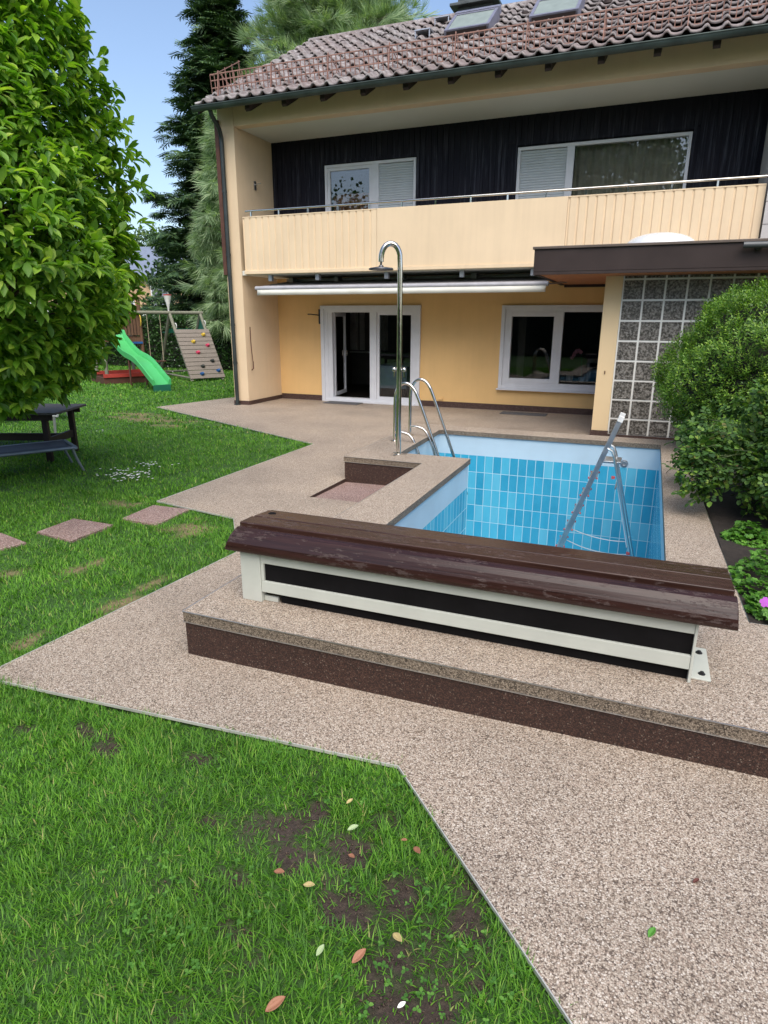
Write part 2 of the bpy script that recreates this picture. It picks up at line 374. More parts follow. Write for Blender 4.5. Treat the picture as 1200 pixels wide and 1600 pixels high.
def smooth_path(pts, n=6):
    P = [Vector(p) for p in pts]; P = [P[0]*2-P[1]]+P+[P[-1]*2-P[-2]]; out = []
    for i in range(1, len(P)-2):
        for j in range(n):
            t = j/n; a, b, c, d = P[i-1], P[i], P[i+1], P[i+2]
            out.append(.5*((2*b)+(c-a)*t+(2*a-5*b+4*c-d)*t*t+(3*b-a-3*c+d)*t**3))
    out.append(P[-2]); return out

# ------------------------------------------------------------------ ground plan
D = .28                                                     # pool deck height
def gz(x, y): return .0195*np.maximum(0, np.asarray(x, float)+2.17)*np.clip((7-np.asarray(y, float))/3, 0, 1)*(np.asarray(x) < 8)
PAV = [(-3.126, 1.975), (-.795, 2.128), (-.025, 1.36), (.62, .70), (6, .70), (6, 13.7), (-9.35, 13.7), (-9.30, 13.12), (-9.77, 10.99), (-4.64, 8.55), (-4.63, 5.07), (-3.537, 4.875), (-2.971, 4.107)]
DECK = [(-2.27, 2.6), (5, 2.59), (5, 3.66), (.655, 3.66), (.585, 6.1), (.57, 9.45), (-3.26, 9.45), (-3.26, 6.755), (-2.27, 6.755)]
POOL = [(-1.80, 3.72), (.252, 3.72), (.252, 9.05), (-2.78, 9.05), (-2.72, 7.22), (-1.83, 7.22)]
STONES = [[(-4.93, 3.86), (-4.45, 3.80), (-4.46, 4.29), (-4.95, 4.29)], [(-4.53, 4.47), (-4.09, 4.44), (-4.13, 4.97), (-4.57, 4.95)], [(-5.36, 3.20), (-4.90, 3.17), (-4.77, 3.62), (-5.2, 3.72)]]
SOILP = [(-2.22, 1.87, .10, .05), (-2.53, 1.77, .07, .05), (-2.06, 1.79, .09, .05), (-1.68, 1.88, .08, .05), (-1.07, 1.70, .13, .15), (-.80, 1.66, .10, .10), (-.58, 1.56, .12, .10), (-.50, 1.34, .14, .10), (-.40, 1.22, .13, .10), (-1.12, 1.42, .06, .04), (-.34, 1.52, .07, .07), (-.70, 1.46, .12, .09), (-.95, 1.55, .10, .07), (-1.0, 1.25, .10, .06), (-.25, 1.35, .06, .05), (-1.35, 1.6, .05, .04)]
DRYP = [(-4.97, 4.93, .22, .12), (-3.77, 4.5, .20, .22), (-8.69, 9.65, .9, .28), (-9.4, 10.1, .5, .22), (-3.12, 2.98, .09, .18), (-3.28, 2.38, .06, .20), (-3.9, 3.4, .08, .2), (-7.9, 9.2, .4, .16), (-3.2, 3.3, .05, .2), (-4.3, 3.1, .1, .1)]
def patches(x, y, L, sharp=1.0):
    m = np.zeros(np.shape(x)); wob = (vnoise(x, y, 9)-.5)*1.1+(vnoise(x, y, 30)-.5)*.9
    for px, py, a, b in L:
        d = np.sqrt(((x-px)/a)**2+((y-py)/b)**2)
        m = np.maximum(m, np.clip((1.25-d+wob)*1.4, 0, 1))
    return m
def soilf(x, y):
    wide = np.clip((vnoise(x, y, 6)*.6+vnoise(x, y, 17)*.5-.62)*3, 0, .8)*np.clip((x+1.9)*1.1, 0, 1)*(y < 2.2)
    return np.clip(np.maximum(patches(x, y, SOILP), wide), 0, 1)

def build_lawn():
    xs = np.concatenate([np.linspace(-300, -40, 8), np.linspace(-38, -10, 29), np.linspace(-9.8, -3.6, 63), np.arange(-3.55, .35, .03), np.linspace(.36, 12, 20), np.linspace(20, 300, 8)])
    xs = np.unique(np.concatenate([xs, [-2.85, -1.76, .30]]))
    ys = np.concatenate([np.linspace(-200, -12, 8), np.linspace(-10, .8, 12), np.arange(.85, 2.5, .03), np.linspace(2.5, 12, 96), np.linspace(12.5, 40, 28), np.linspace(50, 600, 10)])
    ys = np.unique(np.concatenate([ys, [3.66, 9.1, 7.16]]))
    X, Y = np.meshgrid(xs, ys); Z = gz(X, Y)-.012+(vnoise(X, Y, 3.1)-.5)*.012
    soil = soilf(X, Y); dry = patches(X, Y, DRYP)*.8; Z -= .008*soil
    nx, ny = len(xs), len(ys); idx = np.arange(nx*ny).reshape(ny, nx)
    q = np.stack([idx[:-1, :-1], idx[:-1, 1:], idx[1:, 1:], idx[1:, :-1]], -1)
    cx = (X[:-1, :-1]+X[1:, 1:])/2; cy = (Y[:-1, :-1]+Y[1:, 1:])/2
    keep = ~((cx > -2.85) & (cx < .30) & (cy > 3.66) & (cy < 9.1)) & ~((cx > -3.3) & (cx < -2.2) & (cy > 5.8) & (cy < 6.8))
    q = q[keep].reshape(-1, 4)
    o = npmesh('lawn', np.stack([X, Y, Z], -1).reshape(-1, 3), q.ravel(), np.full(len(q), 4), M['lawn'], smooth=True)
    for nm, val in (('soil', soil), ('dry', dry)):
        at = o.data.attributes.new(nm, 'FLOAT', 'POINT'); at.data.foreach_set('value', val.astype(np.float32).ravel())
    tag(o, kind='structure')
build_lawn()

def fill(outline, holes, zf, top=True):
    """triangulated sheet of a polygon with holes; returns bm"""
    bm = bmesh.new(); es = []
    for loop in [outline]+holes:
        vs = [bm.verts.new((x, y, 0)) for x, y in loop]
        es += [bm.edges.new((vs[i], vs[(i+1) % len(vs)])) for i in range(len(vs))]
    bmesh.ops.triangle_fill(bm, use_beauty=True, use_dissolve=False, edges=es)
    for v in bm.verts: v.co.z = float(zf(v.co.x, v.co.y))
    for f in bm.faces:
        if f.normal.z < 0: f.normal_flip()
    return bm
def bmobj(name, bm, mats, parent=None):
    me = bpy.data.meshes.new(name); bm.to_mesh(me); bm.free()
    for m in mats: me.materials.append(m)
    return link(name, me, parent)
# paving (resin bound gravel) in three pieces of one object, with the foot basin hole left open
bm = bmesh.new()
def piece(poly, zf):
    b2 = fill(poly, [], zf); me = bpy.data.meshes.new('t'); b2.to_mesh(me); b2.free(); bm.from_mesh(me); bpy.data.meshes.remove(me)
piece([(-3.126, 1.975), (-2.17, 2.039), (-2.17, 5.85), (-3.24, 5.85), (-3.24, 6.80), (-3.15, 6.80), (-3.15, 9.35), (6, 9.35), (6, 13.7), (-9.35, 13.7), (-9.30, 13.12), (-9.77, 10.99), (-4.64, 8.55), (-4.63, 5.07), (-3.537, 4.875), (-2.971, 4.107)], lambda x, y: .012)
piece([(-2.17, 2.039), (-.795, 2.128), (-.025, 1.36), (.62, .70), (6, .70), (6, 2.75), (-2.17, 2.75)], lambda x, y: .012+.0195*(x+2.17))
ob = bmobj('terrace_paving', bm, [M['gravel']]); tag(ob, kind='structure')
# thin aluminium edging along the lawn
mb = MB()
edge = [(-.025, 1.36), (-.795, 2.128), (-3.126, 1.975), (-2.971, 4.107), (-3.537, 4.875), (-4.63, 5.07), (-4.64, 8.55), (-9.77, 10.99), (-9.30, 13.12)]
edge = [(.62, .70)]+edge
for a, b in zip(edge[:-1], edge[1:]):
    za, zb = float(gz(*a))+.010, float(gz(*b))+.010
    mb.beam((a[0], a[1], za), (b[0], b[1], zb), .004, .014)
tag(mb.build('paving_edge', M['edge']), kind='structure')

# pool deck
dk = fill(DECK, [POOL], lambda x, y: D)
r = bmesh.ops.extrude_face_region(dk, geom=list(dk.faces))
for g in r['geom']:
    if isinstance(g, bmesh.types.BMVert): g.co.z = D-.062
bmesh.ops.recalc_face_normals(dk, faces=dk.faces)
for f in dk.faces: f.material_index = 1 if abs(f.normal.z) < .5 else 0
deck = bmobj('pool_deck', dk, [M['gravel'], M['gravel_lip_shade']]); tag(deck, kind='structure')
def wall_loop(mb, loop, z0, z1, inset=0.):
    for (a, b) in zip(loop, loop[1:]+loop[:1]):
        mb.add([(*a, z0), (*b, z0), (*b, z1), (*a, z1)], [(0, 1, 2, 3)])
rs = MB(); DI = [(-2.264, 2.606), (5, 2.596), (5, 3.654), (.649, 3.654), (.579, 6.1), (.564, 9.444), (-3.254, 9.444), (-3.254, 6.761), (-2.264, 6.761)]
wall_loop(rs, DI, -.12, D-.061); rs.build('deck_riser', M['gravel_brown'], deck)
tr = MB()
for (a, b) in zip(DECK, DECK[1:]+DECK[:1]):
    d = Vector((b[0]-a[0], b[1]-a[1], 0)).normalized(); nn = Vector((d.y, -d.x, 0))*.0025
    for z in (D-.0015, D-.0635):
        tr.beam((a[0]+nn.x, a[1]+nn.y, z), (b[0]+nn.x, b[1]+nn.y, z), .005, .003)
tr.build('deck_edge_trim', M['alu'], deck)

# foot basin in the notch
fb = thing('foot_basin', 'sunken red quartz foot basin set in the paving below the shower', 'foot basin', (-2.75, 6.3, -.06))
mb = MB(); mb.add([(-3.24, 5.85, -.02), (-2.2, 5.85, -.01), (-2.2, 6.80, -.02), (-3.24, 6.80, -.035)], [(0, 1, 2, 3)]); mb.build('basin_floor', M['gravel_red'], fb)
mb = MB(); mb.add([(-3.24, 5.85, -.08), (-3.24, 5.85, .011), (-3.24, 6.8, .011), (-3.24, 6.8, -.1)], [(0, 1, 2, 3)])
mb.add([(-3.24, 5.85, -.08), (-3.24, 5.85, .011), (-2.2, 5.85, .011), (-2.2, 5.85, -.08)], [(0, 1, 2, 3)]); mb.build('basin_wall', M['gravel_brown'], fb)

# pool basin
def pool():
    t = thing('swimming_pool', 'drained swimming pool lined with blue upright tiles under a pale band', 'pool', (-.8, 6, -1.45))
    PI_ = [(-1.82, 3.70), (.272, 3.70), (.272, 9.07), (-2.80, 9.07), (-2.74, 7.20), (-1.85, 7.20)]
    zb, zt, zf = -.065, D-.061, -1.45
    mb = MB(); wall_loop(mb, PI_, zb, zt); mb.build('painted_band', M['pool_band'], t)
    me = bpy.data.meshes.new('tiled_basin'); vs = []; fs = []; uv = []
    for a, b in zip(PI_, PI_[1:]+PI_[:1]):
        k = len(vs); vs += [(*a, zf), (*b, zf), (*b, zb), (*a, zb)]; fs.append((k, k+1, k+2, k+3))
        L = math.hypot(b[0]-a[0], b[1]-a[1]); u0 = .13*k
        ua, ub = (a[0], b[0]) if abs(b[0]-a[0]) > abs(b[1]-a[1]) else (a[1], b[1])
        uv += [(ua/.1225+k*7, (zf-zb)/.253), (ub/.1225+k*7, (zf-zb)/.253), (ub/.1225+k*7, 0), (ua/.1225+k*7, 0)]
    k = len(vs); fl = [(-2.8, 3.7), (.272, 3.7), (.272, 9.07), (-2.8, 9.07)]
    vs += [(*p, zf) for p in fl]; fs.append((k, k+1, k+2, k+3)); uv += [(p[0]/.1225, p[1]/.253) for p in fl]
    me.from_pydata(vs, [], fs); ul = me.uv_layers.new(name='UVMap'); ul.data.foreach_set('uv', [c for q in uv for c in q]); me.materials.append(M['pool_tile'])
    o = link('tiled_basin', me, t)
    mb = MB()
    for rr, yy in ((.045, 9.062), (.03, 9.052)):
        ring = [(-.17+rr*math.cos(a), yy, -.012+rr*math.sin(a)) for a in [i*math.pi/8 for i in range(17)]]
        mb.tube(ring, .007, 6, False)
    mb.tube([(-.17, 9.069, -.012), (-.17, 9.058, -.012)], .03, 14); mb.build('inlet_nozzle', M['grey_tube'], t, True)
pool()

# stepping stones
for i, (q, lb) in enumerate(zip(STONES, ['reddish square paving slab in the lawn, the middle of three', 'reddish square paving slab in the lawn nearest the terrace edge', 'reddish square paving slab cut by the left edge of the photo'])):
    mb = MB(); cx = sum(p[0] for p in q)/4; cy = sum(p[1] for p in q)/4
    mb.prism(q, 2, -.04, .012); tag(mb.build('stepping_stone', M['gravel_red'], loc=(cx, cy, 0), bevel=.004), lb, 'paving slab', 'stepping stones in the lawn')

# raised flower bed soil
mb = MB()
nx, ny = 22, 60
P = [(.59+(5-.59)*i/nx+ (.07 if j < 20 and i == 0 else 0)*0, 3.665+(10.95-3.665)*j/ny) for j in range(ny+1) for i in range(nx+1)]
vs = [(max(x, float(np.interp(y, [3.66, 6.1, 9.45, 11], [.657, .587, .572, .572]))), y, D-.055+(.05*float(vnoise(x, y, 4))+.03*float(vnoise(x, y, 13)))) for x, y in P]
mb.add(vs, [(j*(nx+1)+i, j*(nx+1)+i+1, (j+1)*(nx+1)+i+1, (j+1)*(nx+1)+i) for j in range(ny) for i in range(nx)])
tag(mb.build('flower_bed', M['bed_soil'], smooth=True), kind='structure')

# ------------------------------------------------------------------ house
def wall_holes(mb, x0, x1, y0, y1, z0, z1, holes):
    xs = sorted({x0, x1, *[h[0] for h in holes], *[h[1] for h in holes]}); zs = sorted({z0, z1, *[h[2] for h in holes], *[h[3] for h in holes]})
    full = lambda i, j: (0 <= i < len(xs)-1 and 0 <= j < len(zs)-1 and not any(h[0] <= (xs[i]+xs[i+1])/2 <= h[1] and h[2] <= (zs[j]+zs[j+1])/2 <= h[3] for h in holes))
    for i in range(len(xs)-1):
        for j in range(len(zs)-1):
            if not full(i, j): continue
            a, b, c, d = xs[i], xs[i+1], zs[j], zs[j+1]
            mb.add([(a, y0, c), (b, y0, c), (b, y0, d), (a, y0, d)], [(0, 1, 2, 3)]); mb.add([(a, y1, c), (b, y1, c), (b, y1, d), (a, y1, d)], [(3, 2, 1, 0)])
            if not full(i-1, j): mb.add([(a, y0, c), (a, y0, d), (a, y1, d), (a, y1, c)], [(0, 1, 2, 3)])
            if not full(i+1, j): mb.add([(b, y0, c), (b, y1, c), (b, y1, d), (b, y0, d)], [(0, 1, 2, 3)])
            if not full(i, j-1): mb.add([(a, y0, c), (a, y1, c), (b, y1, c), (b, y0, c)], [(0, 1, 2, 3)])
            if not full(i, j+1): mb.add([(a, y0, d), (b, y0, d), (b, y1, d), (a, y1, d)], [(0, 1, 2, 3)])
def frame_boxes(mb, x0, x1, z0, z1, y0, y1, w, wb=None, wt=None):
    wb = w if wb is None else wb; wt = w if wt is None else wt
    mb.box(x0, x0+w, y0, y1, z0, z1); mb.box(x1-w, x1, y0, y1, z0, z1)
    mb.box(x0+w, x1-w, y0, y1, z0, z0+wb); mb.box(x0+w, x1-w, y0, y1, z1-wt, z1)
def pane(name, x0, x1, z0, z1, y, parent, mat='glass'):
    mb = MB(); mb.box(x0, x1, y, y+.006, z0, z1); return mb.build(name, M[mat], parent)
def shutter(x0, x1, z0, z1, y, parent):
    mb = MB(); k = int((z1-z0)/.045)
    for i in range(k):
        a = z0+i*(z1-z0)/k; b = z0+(i+1)*(z1-z0)/k
        mb.prism([(y, a), (y-.008, a+.008), (y-.010, (a+b)/2), (y-.008, b-.010), (y, b-.002), (y+.01, b-.002), (y+.01, a)], 0, x0, x1)
    return mb.build('roller_shutter', M['shutter'], parent)
M['shutter'] = plain('pale_shutter_slat', (.52, .56, .58), .5, 0, .03)
def curtain(x0, x1, z0, z1, y, parent, mat, per=.12, amp=.03):
    n_ = int((x1-x0)/per*10); vs = []
    for i in range(n_+1):
        x = x0+(x1-x0)*i/n_; yy = y+amp*math.sin(2*math.pi*i/10)+amp*.5*math.sin(i*.37); vs += [(x, yy, z0), (x, yy, z1)]
    mb = MB(); mb.add(vs, [(2*i, 2*i+2, 2*i+3, 2*i+1) for i in range(n_)]); return mb.build('curtain', mat, parent, True)
M['curtain_brown'] = plain('orange_brown_curtain', (.50, .20, .10), .9)
M['curtain_grey'] = plain('grey_brown_curtain', (.66, .60, .47), .9)

YB, YF = 13.5, 12.1
SL = .55; Y0, Z0 = 11.60, 5.73; YR = 16.4
def roofz(y): return Z0+SL*(y-Y0)
def house():
    t = thing('house', 'two storey beige house with a brown tiled roof and long balcony', 'house', (-3.5, 14, 0))
    # ground floor wall
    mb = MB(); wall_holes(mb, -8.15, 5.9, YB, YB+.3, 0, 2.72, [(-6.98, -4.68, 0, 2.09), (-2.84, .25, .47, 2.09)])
    mb.build('ground_floor_wall', M['wall_bounce_yellow'], t)
    mb = MB(); mb.box(-8.52, -8.15, YF, 20.5, 0, 5.9); mb.prism([(YF, 5.9), (20.5, 5.9), (YR, roofz(YR)-.18), (YF+.05, roofz(YF)-.2)], 0, -8.50, -8.22)
    mb.box(5.9, 6.2, YF, 20.5, 0, 5.9); mb.box(-8.15, 5.9, 20.2, 20.5, 0, 5.9); mb.build('side_wall', M['wall_pale'], t)
    mb = MB(); mb.box(-8.14, 1.40, YF+.002, YF+.22, 5.485, 5.98); mb.build('front_beam', M['wall_pale'], t)
    mb = MB(); mb.box(-8.14, 5.9, YF+.22, YB+.02, 5.49, 5.56); mb.build('balcony_ceiling', M['soffit'], t)
    # upper wall with dark boards (open joints modelled as raised boards)
    mb = MB(); H2 = [(-6.87, -4.79, 2.9, 4.97), (-2.77, .25, 2.9, 4.98)]
    wall_holes(mb, -8.15, 5.9, YB, YB+.3, 2.82, 5.56, H2)
    x = -8.14; i = 0
    while x < 1.5:
        w = .118
        segs = [(2.83, 5.49)]
        for h in H2:
            if x+w > h[0]-.06 and x < h[1]+.06: segs = [(5.04, 5.49)]
        for a, b in segs: mb.box(x+.004, x+w-.004, YB-.016-.004*(i % 3 == 0), YB, a, b)
        x += w; i += 1
    for h in H2: frame_boxes(mb, h[0]-.06, h[1]+.06, 2.83, h[3]+.065, YB-.035, YB-.001, .055)
    mb.build('board_cladding', M['clad'], t)
    # balcony slab, parapet
    mb = MB(); mb.box(-8.14, 1.36, YF+.01, YB, 2.72, 2.81); mb.build('balcony_floor', M['soffit'], t)
    mb = MB(); mb.box(-8.045, 1.34, YF-.06, YF+.008, 2.735, 2.80); mb.build('balcony_ledge', M['parapet'], t, bevel=.005)
    def ribs(xa, xb):
        mb = MB(); per = .147; k = round((xb-xa)/per); per = (xb-xa)/k; pr = []
        for j in range(k):
            a = xa+j*per; pr += [(a, YF-.035), (a+per*.08, YF-.020), (a+per*.20, YF-.020), (a+per*.28, YF-.035)]
        pr += [(xb, YF-.035), (xb, YF+.03), (xa, YF+.03)]; mb.prism(pr, 2, 2.802, 3.83); mb.box(xa, xb, YF-.04, YF-.036+.02, 3.815, 3.835)
        mb.build('ribbed_panel', M['parapet'], t)
    ribs(-8.035, -5.065); ribs(-1.575, 1.335)
    mb = MB(); mb.box(-5.06, -1.58, YF-.038, YF+.03, 2.802, 3.835); mb.build('smooth_panel', M['parapet'], t, bevel=.004)
    mb = MB(); mb.tube([(-7.98, YF, 3.94), (1.36, YF, 3.94)], .021, 10)
    x = -7.85
    while x < 1.3: mb.box(x-.014, x+.014, YF-.012, YF+.012, 3.83, 3.93); x += .655
    mb.build('balcony_rail', M['chrome'], t, True)
    # partition at the right end of the balcony
    mb = MB(); mb.box(1.362, 1.46, YF-.1, YB-.002, 2.60, 5.484)
    for k in range(9): mb.box(1.355, 1.47, YF-.112, YF-.101, 2.62+k*.32, 2.62+k*.32+.305)
    mb.build('balcony_partition', M['partition'], t)
    # plinth
    mb = MB(); mb.box(-8.135, -7.02, YB-.014, YB-.001, 0, .135); mb.box(-4.64, 5.8, YB-.014, YB-.001, 0, .135)
    mb.box(-8.149, -8.136, YF-.014, YB-.015, 0, .10); mb.box(-8.535, -8.149, YF-.014, YF-.001, 0, .10); mb.build('plinth', M['plinth'], t)
    # corner board + downpipe + gutter
    mb = MB(); mb.box(-8.57, -8.48, YF-.05, YF-.003, 2.73, 5.62); mb.build('corner_board', M['brown_wood'], t, bevel=.004)
    mb = MB(); mb.tube(smooth_path([(-8.32, 11.60, 5.66), (-8.33, 11.68, 5.56), (-8.36, 11.90, 5.44), (-8.40, 12.02, 5.30), (-8.40, 12.03, 5.1)], 4)+[Vector((-8.41, 12.03, 0.03))], .042, 12)
    for z in (4.3, 3.1, 1.7, .9): mb.tube([(-8.405, 12.03, z), (-8.405, 12.03, z+.05)], .049, 12)
    mb.tube([(-8.41, 12.03, .012), (-8.41, 12.03, .03)], .075, 14)
    mb.build('downpipe', M['pipe'], t, True)
    mb = MB(); gy, gzc, gr = 11.54, 5.715, .075; pr = [(gy+gr*math.cos(a), gzc+gr*math.sin(a)) for a in [math.pi+math.pi*i/10 for i in range(11)]]
    pr += [(gy+(gr-.008)*math.cos(a), gzc+(gr-.008)*math.sin(a)) for a in [2*math.pi-math.pi*i/10 for i in range(11)]]
    mb.prism(pr, 0, -8.66, 6.2); mb.tube([(-8.66, gy-gr, gzc), (6.2, gy-gr, gzc)], .011, 8)
    for k in range(19): mb.box(-8.5+k*.79, -8.47+k*.79, gy-gr-.004, gy+gr, gzc-.004, gzc+.004)
    mb.build('gutter', M['gutter'], t, True)
    # roof
    xs = []; tw = .262; xa, xb = -8.64, 6.2; k = int((xb-xa)/tw); per = [0, .16, .32, .46, .58, .70, .82, .92]
    for i in range(k): xs += [xa+(i+u)*tw for u in per]
    xs.append(xa+k*tw); xs = np.array(xs); u = ((xs-xa)/tw) % 1
    prof = np.where(u < .58, .012*np.sin(np.pi*u/.58)*-1, .048*np.sin(np.pi*(u-.58)/.42))
    def slope(name, ya, yb):
        sg = 1 if yb > ya else -1; L = abs(yb-ya); nr = int(L/.355); dy = L/nr; co = []; n_ = len(xs); cl = 1/math.sqrt(1+SL*SL)
        r2 = np.random.default_rng(5)
        jit = np.repeat(r2.normal(0, .005, (nr, k+1)), 8, 1)[:, :n_]; jy = np.repeat(r2.normal(0, .006, (nr, k+1)), 8, 1)[:, :n_]
        for r_ in range(nr):
            scal = .028*(u-.5)**2
            for (tt, hh) in ((.22, .030), (.0, .048), (0., .078), (.45, .060), (1.05, .018)):
                yy = ya+sg*(r_+tt)*dy+sg*(jy[r_]+scal); zz = Z0+SL*sg*(yy-ya)
                hgt = hh+prof+jit[r_]; co.append(np.stack([xs, yy-sg*hgt*SL*cl*.5, zz+hgt], -1))
        co = np.concatenate(co); rows = nr*5; idx = np.arange(rows*n_).reshape(rows, n_)
        sel = [i for i in range(rows-1) if (i % 5) != 4]
        q = np.stack([idx[sel][:, :-1], idx[sel][:, 1:], idx[[i+1 for i in sel]][:, 1:], idx[[i+1 for i in sel]][:, :-1]], -1).reshape(-1, 4)
        return co, q
    c1, q1 = slope('f', Y0-.02, YR); c2, q2 = slope('b', 21.2, YR)
    co = np.concatenate([c1, c2]); q = np.concatenate([q1, q2+len(c1)])
    npmesh('roof', co, q.ravel(), np.full(len(q), 4), M['tile_roof'], t)
    mb = MB(); i = 0; x = -8.66
    while x < 6.1:
        pts = [(YR+.13*math.cos(a), roofz(YR)-.03+.13*math.sin(a)) for a in [math.pi*j/8 for j in range(9)]]
        mb.prism(pts, 0, x+.0, x+.35); x += .34; i += 1
    mb.build('ridge_tiles', M['tile_roof'], t)
    mb = MB()                                                        # boarding under the tiles + verge boards
    def deckp(dz, th, xa, xb): mb.prism([(Y0+.05, roofz(Y0+.05)-dz-th), (YR, roofz(YR)-dz-th), (21.15, roofz(Y0+.05)-dz-th), (21.15, roofz(Y0+.05)-dz), (YR, roofz(YR)-dz), (Y0+.05, roofz(Y0+.05)-dz)], 0, xa, xb)
    deckp(.012, .03, -8.60, 6.15); mb.build('roof_boarding', M['brown_wood'], t)
    mb = MB(); deckp(-.03, .16, -8.645, -8.605); mb.build('verge_board', M['fascia'], t)
    x = -7.52
    while x < 6:
        mb = MB(); mb.prism([(Y0+.09, roofz(Y0+.09)-.20), (YF+.001, roofz(YF)-.20), (YF+.001, roofz(YF)-.045), (Y0+.05, roofz(Y0+.05)-.045), (Y0+.05, roofz(Y0+.05)-.15)], 0, x-.05, x+.05)
        mb.build('rafter_tail', M['fascia'], t); x += .79
        if x > 1.6: break
    # snow guard: lattice on brackets
    mb = MB(); yg = 11.98; zg = roofz(yg)+.08; nrm_ = Vector((0, -.15, 1)).normalized()
    for h in (0, .12, .24, .34): 
        q_ = nrm_*h; mb.beam((-8.5, yg+q_.y, zg+h), (6.1, yg+q_.y, zg+h), .014, .018)
    x = -8.5
    while x < 6.1:
        mb.beam((x, yg, zg-.01), (x, yg-.05, zg+.35), .012, .014, up=(1, 0, 0)); x += .09
    for yy in (0, .25, .5, .75, 1.0):
        mb.beam((-8.5, yg+yy, zg+yy*SL), (-8.5, yg+yy-.05, zg+yy*SL+.34), .014, .014, up=(1, 0, 0))
    for h in (.0, .34): mb.beam((-8.5, yg, zg+h), (-8.5, yg+1., zg+h+SL), .012, .012)
    g = mb.build('snow_guard', M['snow_guard'], t)
    x = -8.3
    while x < 6:
        mb = MB(); mb.beam((x, yg-.12, zg-.07), (x, yg-.06, zg+.38), .035, .014, up=(1, 0, 0)); mb.beam((x, yg+.02, zg+.34), (x, yg+.42, roofz(yg+.42)+.04), .02, .01, up=(1, 0, 0)); mb.build('guard_bracket', M['snow_guard'], g); x += 1.18
        if x > 2: break
    # skylights
    for sx in (-4.36, -2.74):
        ya, yb = 13.85, 15.35; e = Vector((0, 1, SL)).normalized(); nn = Vector((0, -SL, 1)).normalized(); L = 1.02; W = .84
        o = Vector((sx, ya, roofz(ya)+.03))
        mb = MB(); mb.obox(o, (.07, 0, 0), e*L, nn*.14); mb.obox(o+Vector((W-.07, 0, 0)), (.07, 0, 0), e*L, nn*.14); mb.obox(o+Vector((.07, 0, 0)), (W-.14, 0, 0), e*.07, nn*.14); mb.obox(o+Vector((.07, 0, 0))+e*.08, (W-.14, 0, 0), e*(L-.1), nn*.02)
        w_ = mb.build('skylight', M['lead'], t)
        b0 = o+nn*.15+Vector((-.02, 0, 0)); W2 = W+.04; t0 = o+e*L*.86+nn*.26+Vector((-.02, 0, 0)); ew = t0-b0; n2 = Vector((1, 0, 0)).cross(ew.normalized())
        for xx in (.002, W2-.045):
            mb = MB()
            q0 = b0+Vector((xx, 0, 0)); q1 = t0+Vector((xx, 0, 0)); d0 = o+Vector((xx-.02, 0, 0)); d1 = o+e*L*.86+Vector((xx-.02, 0, 0)); dx = Vector((.043, 0, 0))
            mb.add([d0, d1, q1, q0, d0+dx, d1+dx, q1+dx, q0+dx], [(0, 1, 2, 3), (7, 6, 5, 4), (3, 2, 6, 7), (0, 3, 7, 4), (1, 5, 6, 2), (0, 4, 5, 1)])
            mb.build('cheek', M['lead'], w_)
        mb = MB(); mb.obox(o+Vector((.03, -.015, 0)), (W-.06, 0, 0), nn*.145, e*.01); mb.obox(o-e*.16+nn*.06+Vector((0, 0, 0)), (W, 0, 0), e*.15, nn*.012); mb.build('apron', M['fascia'], w_)
        mb = MB(); mb.obox(b0, (.06, 0, 0), ew, n2*.03); mb.obox(b0+Vector((W2-.06, 0, 0)), (.06, 0, 0), ew, n2*.03); mb.obox(b0+Vector((.06, 0, 0)), (W2-.12, 0, 0), ew*.07, n2*.03); mb.obox(b0+Vector((.06, 0, 0))+ew*.93, (W2-.12, 0, 0), ew*.07, n2*.03); mb.build('sash', M['lead'], w_)
        mb = MB(); mb.obox(b0+Vector((.06, 0, 0))+ew*.07+n2*.008, (W2-.12, 0, 0), ew*.86, n2*.01); mb.build('pane', M['skylight_blind'], w_)
        mb = MB(); mb.obox(t0+Vector((-.01, 0, 0))-nn*.1, (W2+.02, 0, 0), e*.18, nn*.15); mb.build('shutter_box', M['lead'], w_, bevel=.01)
    # chimney
    mb = MB(); mb.box(-4.95, -4.15, 16.55, 17.25, 7.9, 9.0); mb.add([(-5.0, 16.5, 9.0), (-4.1, 16.5, 9.0), (-4.1, 17.3, 9.0), (-5.0, 17.3, 9.0), (-4.85, 16.6, 9.35), (-4.25, 16.6, 9.35), (-4.25, 17.2, 9.35), (-4.85, 17.2, 9.35)], [(0, 3, 2, 1), (4, 5, 6, 7), (0, 1, 5, 4), (1, 2, 6, 5), (2, 3, 7, 6), (3, 0, 4, 7)])
    mb.box(-5.1, -4.0, 16.4, 17.4, 8.62, 8.68); mb.build('chimney', M['chimney_metal'], t, bevel=.01)
    for vx, vy in ((-7.2, 15.2), (-6.14, 15.15), (-3.1, 15.05), (-1.5, 14.95), (-4.62, 15.2)):
        mb = MB(); mb.lathe((vx, vy, roofz(vy)+.02), [(.09, 0), (.09, .07), (.06, .10), (.0, .105)], 14); mb.build('roof_vent', M['fascia'], t, True)
    for vx, vy in ((-5.0, 14.4), (-4.95, 15.5)):
        mb = MB(); z = roofz(vy)
        mb.obox((vx-.17, vy-.12, z+.16), (.34, 0, 0), (0, .26, 0), (0, 0, .02)); mb.beam((vx-.15, vy-.10, z+.03), (vx-.15, vy+.1, z+.17), .02, .02); mb.beam((vx+.15, vy-.10, z+.03), (vx+.15, vy+.1, z+.17), .02, .02)
        mb.beam((vx-.15, vy-.10, z+.03), (vx-.15, vy-.1, z+.17), .02, .02); mb.beam((vx+.15, vy-.10, z+.03), (vx+.15, vy-.1, z+.17), .02, .02); mb.build('roof_step', M['grey_tube'], t)
    # terrace door
    fy0, fy1 = YB-.055, YB-.002
    mb = MB(); frame_boxes(mb, -7.03, -4.635, 0.012, 2.135, fy0, fy1, .085, .0001, .07)
